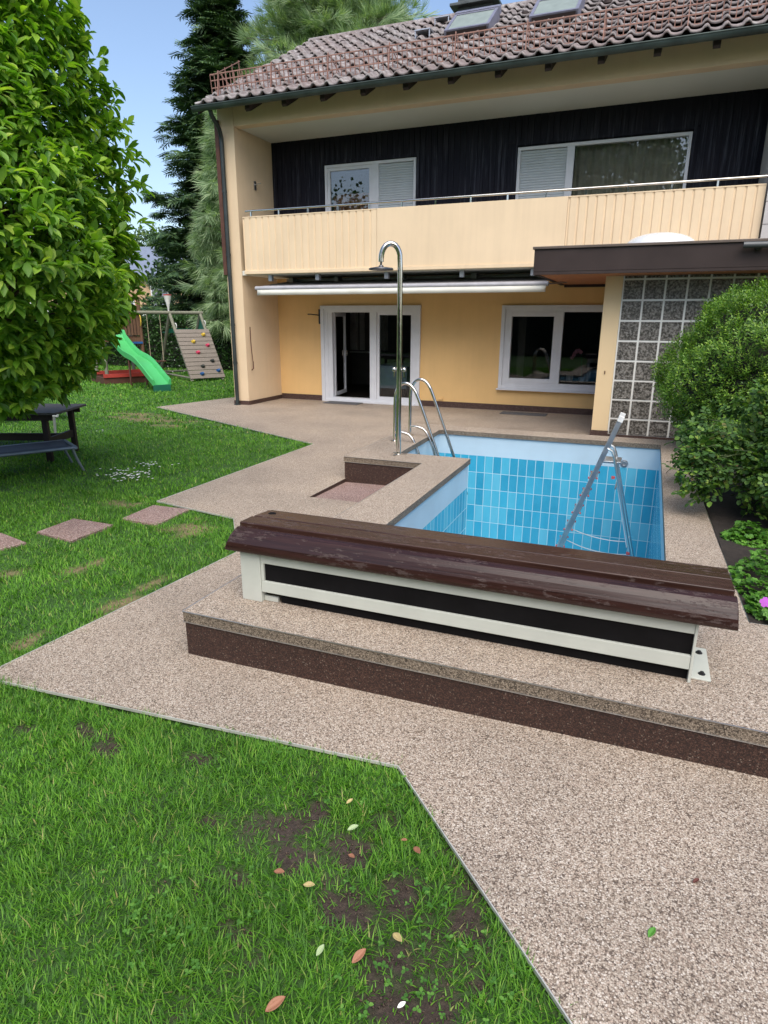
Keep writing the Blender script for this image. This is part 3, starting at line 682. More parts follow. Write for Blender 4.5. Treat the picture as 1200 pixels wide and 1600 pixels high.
    frame_boxes(mb, -6.945, -4.72, .012, 2.065, fy0+.02, YB+.09, .09, .10, .075)
    mb.box(-5.815, -5.66, fy0+.012, YB+.09, .112, 1.99); mb.box(-6.86, -6.75, fy0+.03, YB+.08, .112, 1.99)
    mb.box(-6.945, -4.72, fy0-.05, fy0+.019, .012, .045)
    d = mb.build('terrace_door', M['white_frame'], t, bevel=.004)
    mb = MB(); frame_boxes(mb, -5.66, -4.81, .112, 1.99, YB+.0, YB+.06, .055); mb.build('fixed_sash', M['white_frame'], d, bevel=.003)
    pane('pane', -5.605, -4.865, .167, 1.935, YB+.03, d, 'glass_low')
    hx, hy, th = -6.74, YB+.10, R(99); ex = Vector((math.cos(th), math.sin(th), 0)); ey = Vector((-math.sin(th), math.cos(th), 0)); W = .90
    mb = MB()
    for (a, b, z0, z1) in ((0, .075, .12, 1.98), (W-.075, W, .12, 1.98), (.075, W-.075, .12, .20), (.075, W-.075, 1.905, 1.98)):
        mb.obox(Vector((hx, hy, z0))+ex*a, ex*(b-a), ey*.06, (0, 0, z1-z0))
    lf = mb.build('open_leaf', M['white_frame'], d, bevel=.003)
    mb = MB(); mb.obox(Vector((hx, hy, .2))+ex*.075+ey*.027, ex*(W-.15), ey*.006, (0, 0, 1.705)); mb.build('pane', M['glass'], lf)
    mb = MB(); mb.obox(Vector((hx, hy, 1.0))+ex*(W-.05)-ey*.04, ex*.03, ey*.04, (0, 0, .12)); mb.build('handle', M['chrome'], lf)
    # ground floor window
    mb = MB(); frame_boxes(mb, -2.895, .28, .475, 2.125, fy0, fy1, .075); frame_boxes(mb, -2.82, .205, .55, 2.05, fy0+.02, YB+.08, .055)
    mb.box(-1.765, -1.665, fy0+.008, YB+.07, .605, 1.995)
    w_ = mb.build('window', M['white_frame'], t, bevel=.004)
    mb = MB(); frame_boxes(mb, -2.765, -1.765, .605, 1.995, fy0+.012, YB+.06, .085); mb.build('sash', M['white_frame'], w_, bevel=.004)
    mb = MB(); mb.box(-2.92, .3, YB-.12, YB-.004, .445, .474); mb.build('window_sill', M['white_frame'], w_, bevel=.004)
    pane('pane', -2.68, -1.85, .69, 1.91, YB+.02, w_, 'glass_low'); pane('pane', -1.665, .15, .605, 1.995, YB+.03, w_, 'glass_low')
    # upper windows
    for (x0, xm0, xm1, x1, sh) in ((-6.86, -5.775, -5.62, -4.80, 'right'), (-2.76, -1.85, -1.72, .24, 'left')):
        mb = MB(); frame_boxes(mb, x0, x1, 2.905, 4.96, YB-.02, YB+.08, .055); mb.box(xm0, xm1, YB-.015, YB+.078, 2.96, 4.905)
        ww = mb.build('balcony_window', M['white_frame'], t, bevel=.004)
        if sh == 'right':
            shutter(xm1, x1-.055, 2.97, 4.90, YB+.03, ww); mb = MB(); frame_boxes(mb, x0+.055, xm0, 2.96, 4.905, YB+.0, YB+.06, .06); mb.build('sash', M['white_frame'], ww, bevel=.003)
            pane('pane', x0+.115, xm0-.06, 3.02, 4.845, YB+.03, ww); curtain(x0+.1, xm0, 2.95, 4.42, YB+.20, ww, M['curtain_brown'], .15, .04)
        else:
            shutter(x0+.055, xm0, 2.97, 4.90, YB+.03, ww); pane('pane', xm1, x1-.055, 2.96, 4.905, YB+.03, ww)
            curtain(xm1, x1-.06, 2.95, 4.95, YB+.18, ww, M['curtain_grey'], .13, .035)
    # rooms
    mb = MB()
    for (z0, z1) in ((0.0, 2.6), (2.83, 5.3)):
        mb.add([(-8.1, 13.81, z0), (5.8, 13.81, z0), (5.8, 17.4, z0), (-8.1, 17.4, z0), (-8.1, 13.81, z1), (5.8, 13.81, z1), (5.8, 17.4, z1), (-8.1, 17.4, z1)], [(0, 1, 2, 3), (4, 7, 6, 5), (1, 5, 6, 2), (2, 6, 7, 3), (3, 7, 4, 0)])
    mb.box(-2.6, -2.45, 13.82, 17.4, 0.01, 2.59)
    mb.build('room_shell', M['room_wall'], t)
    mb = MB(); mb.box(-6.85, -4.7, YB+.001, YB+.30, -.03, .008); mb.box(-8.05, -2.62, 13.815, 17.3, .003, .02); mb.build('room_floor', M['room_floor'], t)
    mb = MB(); mb.box(-7.75, -7.6, 17.2, 17.25, 1.0, 2.4); mb.box(-7.25, -7.12, 17.2, 17.25, 1.0, 2.4); mb.box(-8.0, -7.0, 17.05, 17.3, .93, .97); mb.build('room_window_frame', M['curtain'], t)
    curtain(-8.02, -7.75, 1.0, 2.45, 17.15, t, M['curtain'], .1, .02); curtain(-7.1, -6.85, 1.0, 2.45, 17.15, t, M['curtain'], .1, .02)
    # awning
    mb = MB(); mb.tube([(-7.76, 12.0, 2.452), (-1.79, 12.0, 2.452)], .042, 12); a = mb.build('awning', M['awning_bar'], t, True)
    mb = MB(); k = 60; vs = []
    for i in range(k+1):
        x = -7.71+(5.88)*i/k; vs += [(x, 11.972+.002*math.sin(i*1.3), 2.42), (x, 11.966+.004*math.sin(i*.9), 2.315)]
    mb.add(vs, [(2*i, 2*i+1, 2*i+3, 2*i+2) for i in range(k)]); v = mb.build('awning_valance', M['fabric'], a, True)
    md = v.modifiers.new('thick', 'SOLIDIFY'); md.thickness = .003
    mb = MB(); mb.obox((-7.70, 12.02, 2.485), (5.85, 0, 0), (0, 1.2, .16), (0, 0, .004)); mb.build('awning_cloth', M['grey_cloth'], a)
    mb = MB(); mb.box(-7.72, -1.83, 13.2, 13.46, 2.60, 2.70)
    for x in (-7.5, -6.4, -4.9, -3.4, -2.1): mb.box(x-.05, x+.05, 13.0, 13.2, 2.60, 2.715); mb.box(x-.04, x+.04, 12.15, 12.23, 2.60, 2.719)
    mb.beam((-7.6, 12.05, 2.43), (-6.6, 13.1, 2.55), .04, .05); mb.beam((-1.95, 12.05, 2.43), (-2.9, 13.1, 2.55), .04, .05); mb.beam((-1.79, 12.02, 2.45), (-1.55, 12.5, 2.50), .03, .03)
    mb.build('awning_cassette', M['grey_tube'], a)
    # small fittings
    mb = MB(); mb.box(-7.075, -7.045, YB-.05, YB-.002, 1.74, 2.06); mb.tube([(-7.06, YB-.05, 1.93), (-7.20, YB-.16, 1.95), (-7.28, YB-.18, 1.95)], .013, 8); mb.build('wall_hook', M['darkmetal'], t, bevel=.004)
    mb = MB(); mb.tube([(-8.139, 12.75, 4.55), (-7.99, 12.75, 4.57)], .012, 8); mb.box(-8.139, -8.125, 12.71, 12.79, 4.45, 4.62); mb.build('line_hook', M['alu'], t)
    mb = MB(); mb.tube(smooth_path([(-8.12, 12.25, 1.68), (-8.11, 12.24, 1.3), (-8.08, 12.24, .86)], 4), .009, 7); mb.tube([(-8.08, 12.24, .95), (-8.08, 12.24, .80), (-8.12, 12.22, .76)], .013, 7); mb.build('awning_crank', M['brown_wood'], t, True)
    mb = MB(); mb.box(-4.20, -4.10, YB-.03, YB-.002, .17, .19); mb.box(-4.11, -4.095, YB-.02, YB-.002, .17, .23); mb.build('wall_outlet', M['wall_bounce_yellow'], t)
M['partition'] = plain('grey_white_shingle', (.45, .43, .42), .7, 0, .08, 5)
M['grey_cloth'] = plain('grey_awning_cloth', (.25, .24, .24), .9)
M['awning_bar'] = plain('grey_painted_bar', (.36, .36, .39), .6)
house()

# ------------------------------------------------------------------ porch beside the house
def porch():
    t = thing('porch', 'flat roofed porch with a glass block wall and one beige pillar', 'porch', (.5, 11, 0))
    mb = MB(); mb.box(-1.775, 5, 10.30, 12.03, 2.535, 2.845); mb.build('roof_slab', M['fascia'], t, bevel=.004)
    mb = MB(); mb.box(-1.80, 5.02, 10.275, 12.035, 2.848, 2.885); mb.build('roof_capping', M['fascia_top'], t, bevel=.006)
    mb = MB(); mb.box(-1.70, 5, 10.37, 13.48, 2.50, 2.533); mb.build('soffit', M['orange_soffit'], t)
    mb = MB(); mb.box(-1.775, -1.702, 12.035, 13.48, 2.49, 2.70); mb.box(-1.775, -1.702, 10.302, 12.03, 2.495, 2.533); mb.box(-1.7, 5, 10.302, 10.368, 2.495, 2.533); mb.box(-1.7, -.8, 13.40, 13.478, 2.45, 2.498); mb.build('fascia_board', M['fascia'], t)
    mb = MB(); mb.box(-.775, -.522, 11.0, 11.30, .11, 2.498); mb.build('pillar', M['wall_pale2'], t, bevel=.004)
    mb = MB(); mb.box(-.79, -.51, 10.985, 11.31, 0.012, .11); mb.box(-.508, 5, 10.99, 11.2, .012, .06); mb.build('plinth', M['plinth'], t)
    mb = MB(); mb.box(-.52, 5, 11.0135, 11.08, .06, 2.497); g = mb.build('block_wall', M['joint'], t)
    mb = MB()
    for i in range(18):
        for j in range(9):
            x0 = -.512+i*.302; z1 = 2.747-j*.3035; z0 = z1-.3035; z1 = min(z1, 2.51); a, b, c, d = x0+.012, x0+.290, z0+.012, z1-.012
            if z1 < .1 or x0+.3 > 5: continue
            c = max(c, .066); y = 11.0; k = .022
            mb.add([(a, y+.018, c), (b, y+.018, c), (b, y+.018, d), (a, y+.018, d), (a+.006, y+.004, c+.006), (b-.006, y+.004, c+.006), (b-.006, y+.004, d-.006), (a+.006, y+.004, d-.006), (a+k, y+.004, c+k), (b-k, y+.004, c+k), (b-k, y+.004, d-k), (a+k, y+.004, d-k), (a+k+.006, y+.012, c+k+.006), (b-k-.006, y+.012, c+k+.006), (b-k-.006, y+.012, d-k-.006), (a+k+.006, y+.012, d-k-.006)],
                   [(m, (m+1) % 4, 4+(m+1) % 4, 4+m) for m in range(4)]+[(4+m, 4+(m+1) % 4, 8+(m+1) % 4, 8+m) for m in range(4)]+[(8+m, 8+(m+1) % 4, 12+(m+1) % 4, 12+m) for m in range(4)]+[(12, 13, 14, 15)])
    mb.build('glass_blocks', M['block'], g)
    mb = MB(); mb.box(-.62, .50, 10.66, 11.72, 2.885, 2.915); w = mb.build('roof_light', M['white_frame'], t, bevel=.006)
    mb = MB(); mb.lathe((-.06, 11.19, 2.914), [(.50*math.cos(a), .19*math.sin(a)) for a in [math.pi/2*i/8 for i in range(8)]]+[(.001, .19)], 28); mb.build('dome', M['dome'], w, True)
    mb = MB(); mb.tube(smooth_path([(1.16, 10.29, 2.78), (1.17, 10.22, 2.80), (1.25, 10.20, 2.80), (5, 10.20, 2.78)], 4), .042, 12); mb.build('drain_pipe', M['grey_tube2'], t, True)
    mb = MB(); mb.box(-.66, -.645, 10.985, 10.999, 1.02, 1.07); mb.build('wall_stud', M['brown_wood'], t)
M['wall_pale2'] = plain('pale_yellow_render', (.74, .57, .34), .85, 0, .035, 1.0, .25, 260)
M['grey_tube2'] = plain('dark_grey_drain_pipe', (.08, .085, .09), .4, .2)
porch()

# ------------------------------------------------------------------ pool cover bench
def bench():
    t = thing('pool_cover_bench', 'long slatted brown bench box housing the pool cover roller', 'bench', (-.85, 3.05, D))
    xa, xb = -2.055, .33
    mb = MB(); mb.box(xa, xa+.13, 2.87, 2.925, D, .60); mb.box(xa, xa+.012, 2.926, 3.26, D+.0, .60); mb.box(xa+.0, xa+.13, 3.20, 3.26, D, .60)
    mb.box(xa+.131, xa+.22, 2.90, 2.92, D, D+.03); mb.build('end_frame', M['white_metal'], t, bevel=.003)
    mb = MB(); mb.box(xb-.012, xb, 2.872, 3.26, D+.0, .60); mb.build('end_plate', M['white_metal'], t, bevel=.002)
    mb = MB(); mb.box(xa+.131, xb-.0125, 2.875, 2.905, .343, .412); mb.box(xa+.131, xb-.0125, 2.875, 2.905, .520, .588); mb.box(xa+.131, xa+.150, 2.875, 2.905, .4125, .5195); mb.build('front_frame', M['white_metal'], t, bevel=.003)
    mb = MB(); mb.box(xa+.135, xb-.013, 2.8905, 2.8975, .40, .54); mb.build('front_panel', M['black_panel'], t)
    mb = MB(); mb.box(xa+.135, xb-.013, 3.235, 3.25, .30, .60); mb.box(xa+.02, xb-.013, 2.93, 3.234, .59, .60); mb.box(xa+.24, xb-.013, 2.905, 3.22, D+.001, .343); mb.build('inner_box_gap_shade', M['black_panel'], t)  # lowest black block stands in for the shadow under the bottom rail
    mb = MB(); mb.tube([(xa+.14, 3.08, .445), (xb-.11, 3.08, .445)], .115, 20); mb.build('cover_roller', M['black_panel'], t, True)
    mb = MB(); mb.box(xb+.0, xb+.088, 2.915, 3.235, D, D+.007); mb.box(xb+.0, xb+.006, 2.915, 3.235, D+.007, D+.05); f = mb.build('foot_plate', M['white_metal'], t, bevel=.002)
    for y in (2.965, 3.175):
        mb = MB(); mb.lathe((xb+.052, y, D+.007), [(.016, 0), (.016, .003), (.009, .004), (.009, .012), (.0, .013)], 8); mb.build('bolt', M['darkmetal'], f)
    def slat(pr, x0, x1, x2, x3, mat, name='slat'):
        """profile pr of (y,z); end x interpolated from first to last profile side so the ends can be cut at a slant"""
        k = len(pr); ys = [p[1] for p in pr]; lo, hi = min(ys), max(ys); vs = []
        for (a, b) in ((x0, x2), (x1, x3)):
            for y, z in pr:
                tt = (z-lo)/(hi-lo) if hi-lo > .05 else 1; vs.append((a+(b-a)*tt, y, z))
        mb = MB(); mb.add(vs, [tuple(range(k))[::-1], tuple(range(k, 2*k))]+[(i, (i+1) % k, k+(i+1) % k, k+i) for i in range(k)])
        return mb.build(name, mat, t, bevel=.006, seg=3)
    slat([(2.848, .586), (2.832, .586), (2.824, .594), (2.822, .612), (2.828, .640), (2.846, .676), (2.872, .700), (2.902, .711), (2.928, .708), (2.930, .680), (2.880, .660), (2.852, .620)], -2.13, .475, -2.085, .462, M['slat'])
    slat([(2.948, .692), (3.076, .692), (3.076, .724), (2.948, .724)], -2.10, .456, -2.10, .456, M['slat_top_sheen'])
    s3 = slat([(3.096, .690), (3.262, .680), (3.265, .708), (3.096, .720)], -2.10, .456, -2.10, .456, M['slat_top_sheen'])
    slat([(3.275, .676), (3.278, .704), (3.30, .698), (3.375, .555), (3.345, .548)], -2.13, .475, -2.10, .460, M['slat'])
    mb = MB(); mb.lathe((-2.03, 3.19, .7125), [(.024, 0), (.024, .003), (.0, .0032)], 16); mb.build('key_hole', M['black_panel'], t)
    for x in (-1.9, -.9, .2):
        mb = MB(); mb.box(x-.03, x+.03, 2.945, 3.24, .601, .678); mb.build('slat_support', M['black_panel'], t)
bench()

# ------------------------------------------------------------------ shower
def shower():
    x, y = -2.705, 7.125
    t = thing('pool_shower', 'tall polished steel garden shower with a round head bending over the basin', 'shower', (x, y, D))
    r = .03; dr = Vector((-.19, -.10, 0)); P = [Vector((x, y, D+.01)), Vector((x, y, 2.40))]
    for i in range(1, 13):
        a = math.pi*i/12; P.append(Vector((x, y, 2.49))+dr*(.5-.5*math.cos(a))+Vector((0, 0, .16*math.sin(a))))
    P.append(P[-1]+Vector((-.0, 0, -.03)))
    mb = MB(); mb.tube([P[0], P[1]], r, 18); mb.tube(P[1:], r, 16); mb.build('pole', M['chrome'], t, True)
    e = P[-1]; mb = MB(); mb.tube([e, e-Vector((0, 0, .05))], .012, 10); mb.lathe((e.x, e.y, e.z-.085), [(.135, 0), (.14, .008), (.13, .02), (.03, .035), (.02, .05)], 28); mb.build('shower_head', M['shower_head'], t, True)
    for s in (-1, 1):
        mb = MB(); mb.tube([(x, y, 1.285), (x+s*.05, y, 1.285)], .011, 10); mb.lathe((x+s*.062, y, 1.262), [(.012, 0), (.024, .008), (.026, .03), (.018, .045), (.0, .048)], 14); mb.tube([(x+s*.062, y, 1.20), (x+s*.062, y, 1.262)], .009, 8); mb.build('tap', M['chrome'], t, True)
    mb = MB(); mb.lathe((x, y, D), [(.05, 0), (.05, .006), (.034, .012), (.032, .03)], 18)
    for a in (20, 140, 260):
        mb.obox(Vector((x, y, D+.001))+Vector((math.cos(R(a))*.03, math.sin(R(a))*.03, 0))-Vector((-math.sin(R(a)), math.cos(R(a)), 0))*.018, Vector((math.cos(R(a)), math.sin(R(a)), 0))*.075, Vector((-math.sin(R(a)), math.cos(R(a)), 0))*.036, (0, 0, .006))
    mb.build('base_plate', M['chrome'], t, True)
shower()

def pool_ladder():
    t = thing('pool_ladder', 'polished steel pool ladder with two high arched handrails at the pool corner', 'pool ladder', (-3.03, 8.2, D))
    for (y, dx, dz) in ((7.92, 0, 0), (8.43, .03, .01)):
        P = smooth_path([(-3.06+dx, y, D), (-3.06+dx, y, .55), (-3.055+dx, y, .88), (-3.0+dx, y, 1.01+dz), (-2.90+dx, y, 1.05+dz), (-2.80+dx, y, .98+dz), (-2.71+dx, y, .80), (-2.46+dx, y, .16), (-2.20+dx, y, -.50)], 6)
        mb = MB(); mb.tube(P, .021, 12); mb.build('handrail', M['chrome'], t, True)
        P = smooth_path([(-3.06+dx, y, .40), (-2.96+dx, y, .405), (-2.85+dx, y, .37), (-2.77+dx, y, .25), (-2.68+dx, y, .0), (-2.55+dx, y, -.6), (-2.50+dx, y, -1.1)], 5)
        mb = MB(); mb.tube(P, .019, 12); mb.build('stringer', M['chrome'], t, True)
        mb = MB(); mb.lathe((-3.06+dx, y, D), [(.055, 0), (.055, .006), (.03, .014), (.023, .02)], 16); mb.build('base_plate', M['chrome'], t, True)
    for x, z in ((-2.62, -.25), (-2.56, -.55), (-2.52, -.85)):
        mb = MB(); mb.box(x-.04, x+.04, 7.94, 8.44, z-.015, z+.015); mb.build('tread', M['chrome'], t)
pool_ladder()

def stepladder():
    t = thing('stepladder', 'open aluminium stepladder standing in the drained pool', 'stepladder', (-.4, 8, -1.45))
    top = Vector((-.236, 7.78, .76)); bot = Vector((-.985, 7.66, -1.44)); wv = Vector((.0, .30, 0)); wb = Vector((.0, .42, 0))
    for s in (0, 1):
        mb = MB(); mb.beam(top+wv*s, bot+wb*s, .055, .026, up=(0, 1, 0)); st = mb.build('climbing_stile', M['alu'], t, bevel=.003)
        mb = MB(); mb.beam(top+wv*s+Vector((.012, 0, .035)), top+wv*s-Vector((.01, 0, .03)), .062, .032, up=(0, 1, 0)); mb.build('end_cap', M['white_plastic'], st, bevel=.004)
    L = bot-top
    for k in range(7):
        f = .32+k*.10; a = top+L*f; b = top+wv+(bot+wb-top-wv)*f
        mb = MB(); mb.obox(a-Vector((.04, 0, .01)), (.085, 0, 0), b-a, (0, 0, .022)); mb.build('tread', M['alu'], t, bevel=.003)
        for q in (a, b):
            for dx in (-.045, .05):
                mb = MB(); mb.box(q.x+dx-.007, q.x+dx+.007, q.y-.012, q.y+.012, q.z-.010, q.z+.010); mb.build('tread_cap', M['rubber_red'], t)
    h = Vector((-.345, 7.76, .42)); f0 = Vector((.195, 7.66, -1.44))
    for s in (0, 1):
        o = wv*s; P = [h+o, h+o+Vector((.055, 0, -.03)), h+o+Vector((.085, 0, -.10)), f0+wb*s]
        mb = MB(); mb.tube(P, .016, 8); mb.build('support_leg', M['alu'], t, True)
    for f in (.25, .62, .95):
        a = h.lerp(f0, f); b = (h+wv).lerp(f0+wb, f); mb = MB(); mb.tube([a, b], .011, 8); mb.build('cross_brace', M['alu'], t, True)
    mb = MB(); mb.tube([h.lerp(f0, .62), (h+wv).lerp(f0+wb, .25)], .007, 6); mb.build('cross_brace', M['alu'], t, True)
    for f in (.18, .66):
        q = h.lerp(f0, f); mb = MB(); mb.box(q.x-.02, q.x+.02, q.y-.022, q.y+.01, q.z-.015, q.z+.015); mb.build('leg_clip', M['rubber_red'], t)
    pl = top+L*.235; mb = MB(); mb.obox(pl+Vector((.0, .01, 0)), (.23, 0, 0), wv*1.0, (0, 0, .025)); mb.build('platform', M['alu'], t, bevel=.003)
    for (f, g, sg) in ((.665, .655, .05), (.735, .74, .07)):
        a = top.lerp(bot, f)+wb; b = h.lerp(f0, g)+wb
        mb = MB(); mb.tube([a.lerp(b, i/12)-Vector((0, 0, sg*4*(i/12)*(1-i/12))) for i in range(13)], .006, 6); mb.build('spreader_cord', M['rope_white'], t, True)
M['rope_white'] = plain('white_cord', (.6, .62, .62), .8)
stepladder()

# door mats
for (x0, x1, y0, y1, lb) in ((-6.80, -5.95, 13.02, 13.38, 'grey door mat at the foot of the open terrace door'), (-2.72, -1.80, 12.93, 13.27, 'dark grey mat on the paving below the ground floor window')):
    mb = MB(); mb.box(x0, x1, y0, y1, .014, .026); tag(mb.build('door_mat', M['mat'], loc=((x0+x1)/2, (y0+y1)/2, .012), bevel=.003), lb, 'door mat', 'mats on the terrace')

# things in the rooms
def indoor():
    t = thing('dining_table', 'dining table under a pale blue cloth behind the right door pane', 'table', (-5.9, 15.2, 0))
    mb = MB(); k = 40; vs = []
    cx, cy, a, b = -5.75, 15.3, .42, .75
    for i in range(k):
        th = 2*math.pi*i/k; cs, sn = math.cos(th), math.sin(th); m = max(abs(cs), abs(sn)); wob = .03*math.sin(i*2.1)
        vs += [(cx+a*cs/m, cy+b*sn/m, .78), (cx+(a+.03+wob)*cs/m, cy+(b+.03+wob)*sn/m, .25)]
    mb.add(vs, [(2*i, 2*i+1, (2*i+3) % (2*k), (2*i+2) % (2*k)) for i in range(k)]+[tuple(range(0, 2*k, 2))]); mb.build('tablecloth', M['cloth_blue'], t, True)
    mb = MB()
    for sx in (-.3, .3):
        for sy in (-.6, .6): mb.box(cx+sx-.03, cx+sx+.03, cy+sy-.03, cy+sy+.03, .02, .74)
    mb.build('leg', M['fascia'], t)
    mb = MB(); mb.lathe((-1.52, 14.0, .62), [(.06, 0), (.075, .06), (.07, .12), (.078, .13), (.0, .11)], 18); tag(mb.build('plant_pot', M['white_plastic'], smooth=True, loc=(-1.52, 14.0, .62)), 'small white pot on the inner sill of the ground floor window', 'plant pot')
    mb = MB(); mb.box(-2.82, .25, 13.815, 14.15, .585, .618); o = mb.build('inner_sill', M['room_wall'], bpy.data.objects['house'])
    t = thing('orchid', 'pink orchid standing behind the right pane of the ground floor window', 'orchid', (-1.28, 14.0, .62))
    mb = MB(); mb.lathe((-1.28, 14.0, .619), [(.045, 0), (.06, .09), (.0, .085)], 14); mb.build('pot', M['white_plastic'], t, True)
    mb = MB(); mb.tube(smooth_path([(-1.28, 14.0, .70), (-1.30, 14.0, 1.0), (-1.35, 13.98, 1.28), (-1.48, 13.96, 1.36)], 5), .006, 6); mb.build('stem', M['green_sheet'], t, True)
    pos = np.array([(-1.33+.022*i*-1-.01*(i % 2), 13.96+.02*((i*7) % 3-1), 1.22+.025*i-.012*i*i*.5) for i in range(8)]); pos = np.repeat(pos, 5, 0); th = np.tile(np.arange(5)*2*np.pi/5, 8)
    ax = np.stack([np.cos(th), np.full(40, -.4), np.sin(th)], -1); A, B, Cc = frame_from(ax, np.tile([0, -1., 0], (40, 1)))
    scatter('blossom', [(0, 0, 0), (-.5, .5, .1), (0, 1, 0), (.5, .5, .1)], [(0, 1, 2, 3)], pos, A, B, Cc, np.full(40, .05), M['orchid'], t)
    t = thing('kitchen_chair', 'pale chair back seen through the right pane of the ground floor window', 'chair', (-1.0, 14.6, 0))
    mb = MB(); mb.box(-1.05, -.95, 14.4, 14.8, .45, .48); mb.box(-1.25, -.75, 14.4, 14.8, .48, .52); mb.build('seat', M['curtain'], t)
    mb = MB(); mb.box(-1.25, -.75, 14.78, 14.82, .95, 1.05); mb.box(-1.25, -.75, 14.78, 14.82, .75, .82); mb.build('backrest', M['curtain'], t)
    for x in (-1.23, -.79):
        for y in (14.42, 14.8): mb = MB(); mb.box(x-.02, x+.02, y-.02, y+.02, .003, 1.05 if y > 14.6 else .45); mb.build('leg', M['curtain'], t)
indoor()

# ------------------------------------------------------------------ garden furniture
def table():
    e1 = Vector((.92, .39, 0)); e2 = Vector((-.39, .92, 0)); q = Vector((-7.08, 6.08, 0)); L = 1.9; W = .95
    t = thing('garden_table', 'dark weathered wooden garden table under the overhanging tree', 'table', tuple(q-e1*L/2+e2*W/2))
    mb = MB(); k = 7
    for i in range(k): mb.obox(q-e1*L+e2*(W*i/k)+Vector((0, 0, .64)), e1*L, e2*(W/k-.006), (0, 0, .03))
    mb.build('table_top', M['dark_table'], t, bevel=.003)
    mb = MB(); mb.obox(q-e1*(L-.08)+e2*.05+Vector((0, 0, .56)), e1*(L-.16), e2*.03, (0, 0, .075)); mb.obox(q-e1*(L-.08)+e2*(W-.08)+Vector((0, 0, .56)), e1*(L-.16), e2*.03, (0, 0, .075)); mb.build('apron', M['fascia'], t)
    for a in (.16, L-.22):
        for b in (.06, W-.14):
            mb = MB(); mb.obox(q-e1*(a+.07)+e2*b, e1*.07, e2*.07, (0, 0, .636)); mb.build('leg', M['fascia'], t, bevel=.004)
    mb = MB(); mb.obox(q-e1*(L-.2)+e2*(W/2)+Vector((0, 0, .22)), e1*(L-.42), e2*.04, (0, 0, .10)); mb.obox(q-e1*.22+e2*.13+Vector((0, 0, .22)), e1*.04, e2*(W-.27), (0, 0, .10)); mb.obox(q-e1*(L-.18)+e2*.13+Vector((0, 0, .22)), e1*.04, e2*(W-.27), (0, 0, .10)); mb.build('stretcher', M['fascia'], t)
table()
def lounger(name, label, end, e1, W, z, L, fm, sm, legdx=.10, back=False):
    e1 = Vector((*e1, 0)).normalized(); e2 = Vector((-e1.y, e1.x, 0)); e = Vector((*end, 0)); t = thing(name, label, 'sun lounger', tuple(e-e1*L/2+e2*W/2), 'sun loungers on the lawn')
    mb = MB(); up = Vector((0, 0, z))
    for s in (0, W): mb.tube([e+e2*s+up-e1*L, e+e2*s+up-e1*.04, e+e2*s+up-Vector((0, 0, .01))], .019, 8)
    mb.tube([e+up, e+e2*W+up], .018, 8); mb.tube([e+up-e1*L, e+e2*W+up-e1*L], .018, 8); mb.build('frame', fm, t, True)
    mb = MB(); k = 16; vs = []
    for i in range(k+1):
        for s in (.015, W/2, W-.015): vs.append(e-e1*(.02+(L-.04)*i/k)+e2*s+up+Vector((0, 0, .006-(.02 if s == W/2 else 0)+.003*math.sin(i*2.))))
    mb.add(vs, [(3*i+a, 3*i+3+a, 3*i+4+a, 3*i+1+a) for i in range(k) for a in (0, 1)]); o = mb.build('sling', sm, t, True); md = o.modifiers.new('thick', 'SOLIDIFY'); md.thickness = .004
    for s in (0, W):
        for q, d in ((.05, legdx), (L-.45, -legdx)):
            mb = MB(); p = e-e1*q+e2*s; mb.tube([p+up, p+e1*d*.35+Vector((0, 0, z*.55)), p+e1*d+Vector((0, 0, 0))], [.019, .018, .015], 8); mb.build('leg', fm, t, True)
lounger('sun_lounger', 'charcoal sun lounger with grey frame at the left edge, in front of the table', (-6.52, 5.84), (.5, .87), .60, .30, 1.95, M['grey_paint'], M['sling'])
lounger('sun_lounger', 'white framed sun lounger just behind the dark garden table', (-8.25, 7.12), (.66, .75), .62, .42, 1.9, M['white_metal'], M['grey_tube'], -.02)
lounger('sun_lounger', 'white framed lounger farthest back, its end leg standing on open grass', (-10.05, 8.98), (.6, .8), .6, .50, 1.9, M['white_metal'], M['grey_tube'], .04)
def gbench():
    e1 = Vector((.85, .53, 0)); e2 = Vector((-.53, .85, 0)); q = Vector((-12.0, 9.6, 0)); t = thing('garden_bench', 'grey weathered slatted wooden bench behind the table at the left edge', 'bench', tuple(q))
    mb = MB()
    for i in range(5): mb.obox(q-e1*1.6+e2*(.1*i)+Vector((0, 0, .42)), e1*1.6, e2*.085, (0, 0, .03))
    mb.build('seat', M['grey_wood'], t)
    mb = MB()
    for i in range(3): mb.obox(q-e1*1.6+e2*(.52+.03*i)+Vector((0, 0, .52+.13*i)), e1*1.6, e2*.025, (0, 0, .10))
    mb.build('backrest', M['grey_wood'], t)
    for a in (.05, 1.5):
        mb = MB(); mb.obox(q-e1*(a+.06)+e2*.02, e1*.06, e2*.06, (0, 0, .42)); mb.obox(q-e1*(a+.06)+e2*.44, e1*.06, e2*.06, (0, 0, .9)); mb.build('leg', M['brown_wood'], t)
gbench()

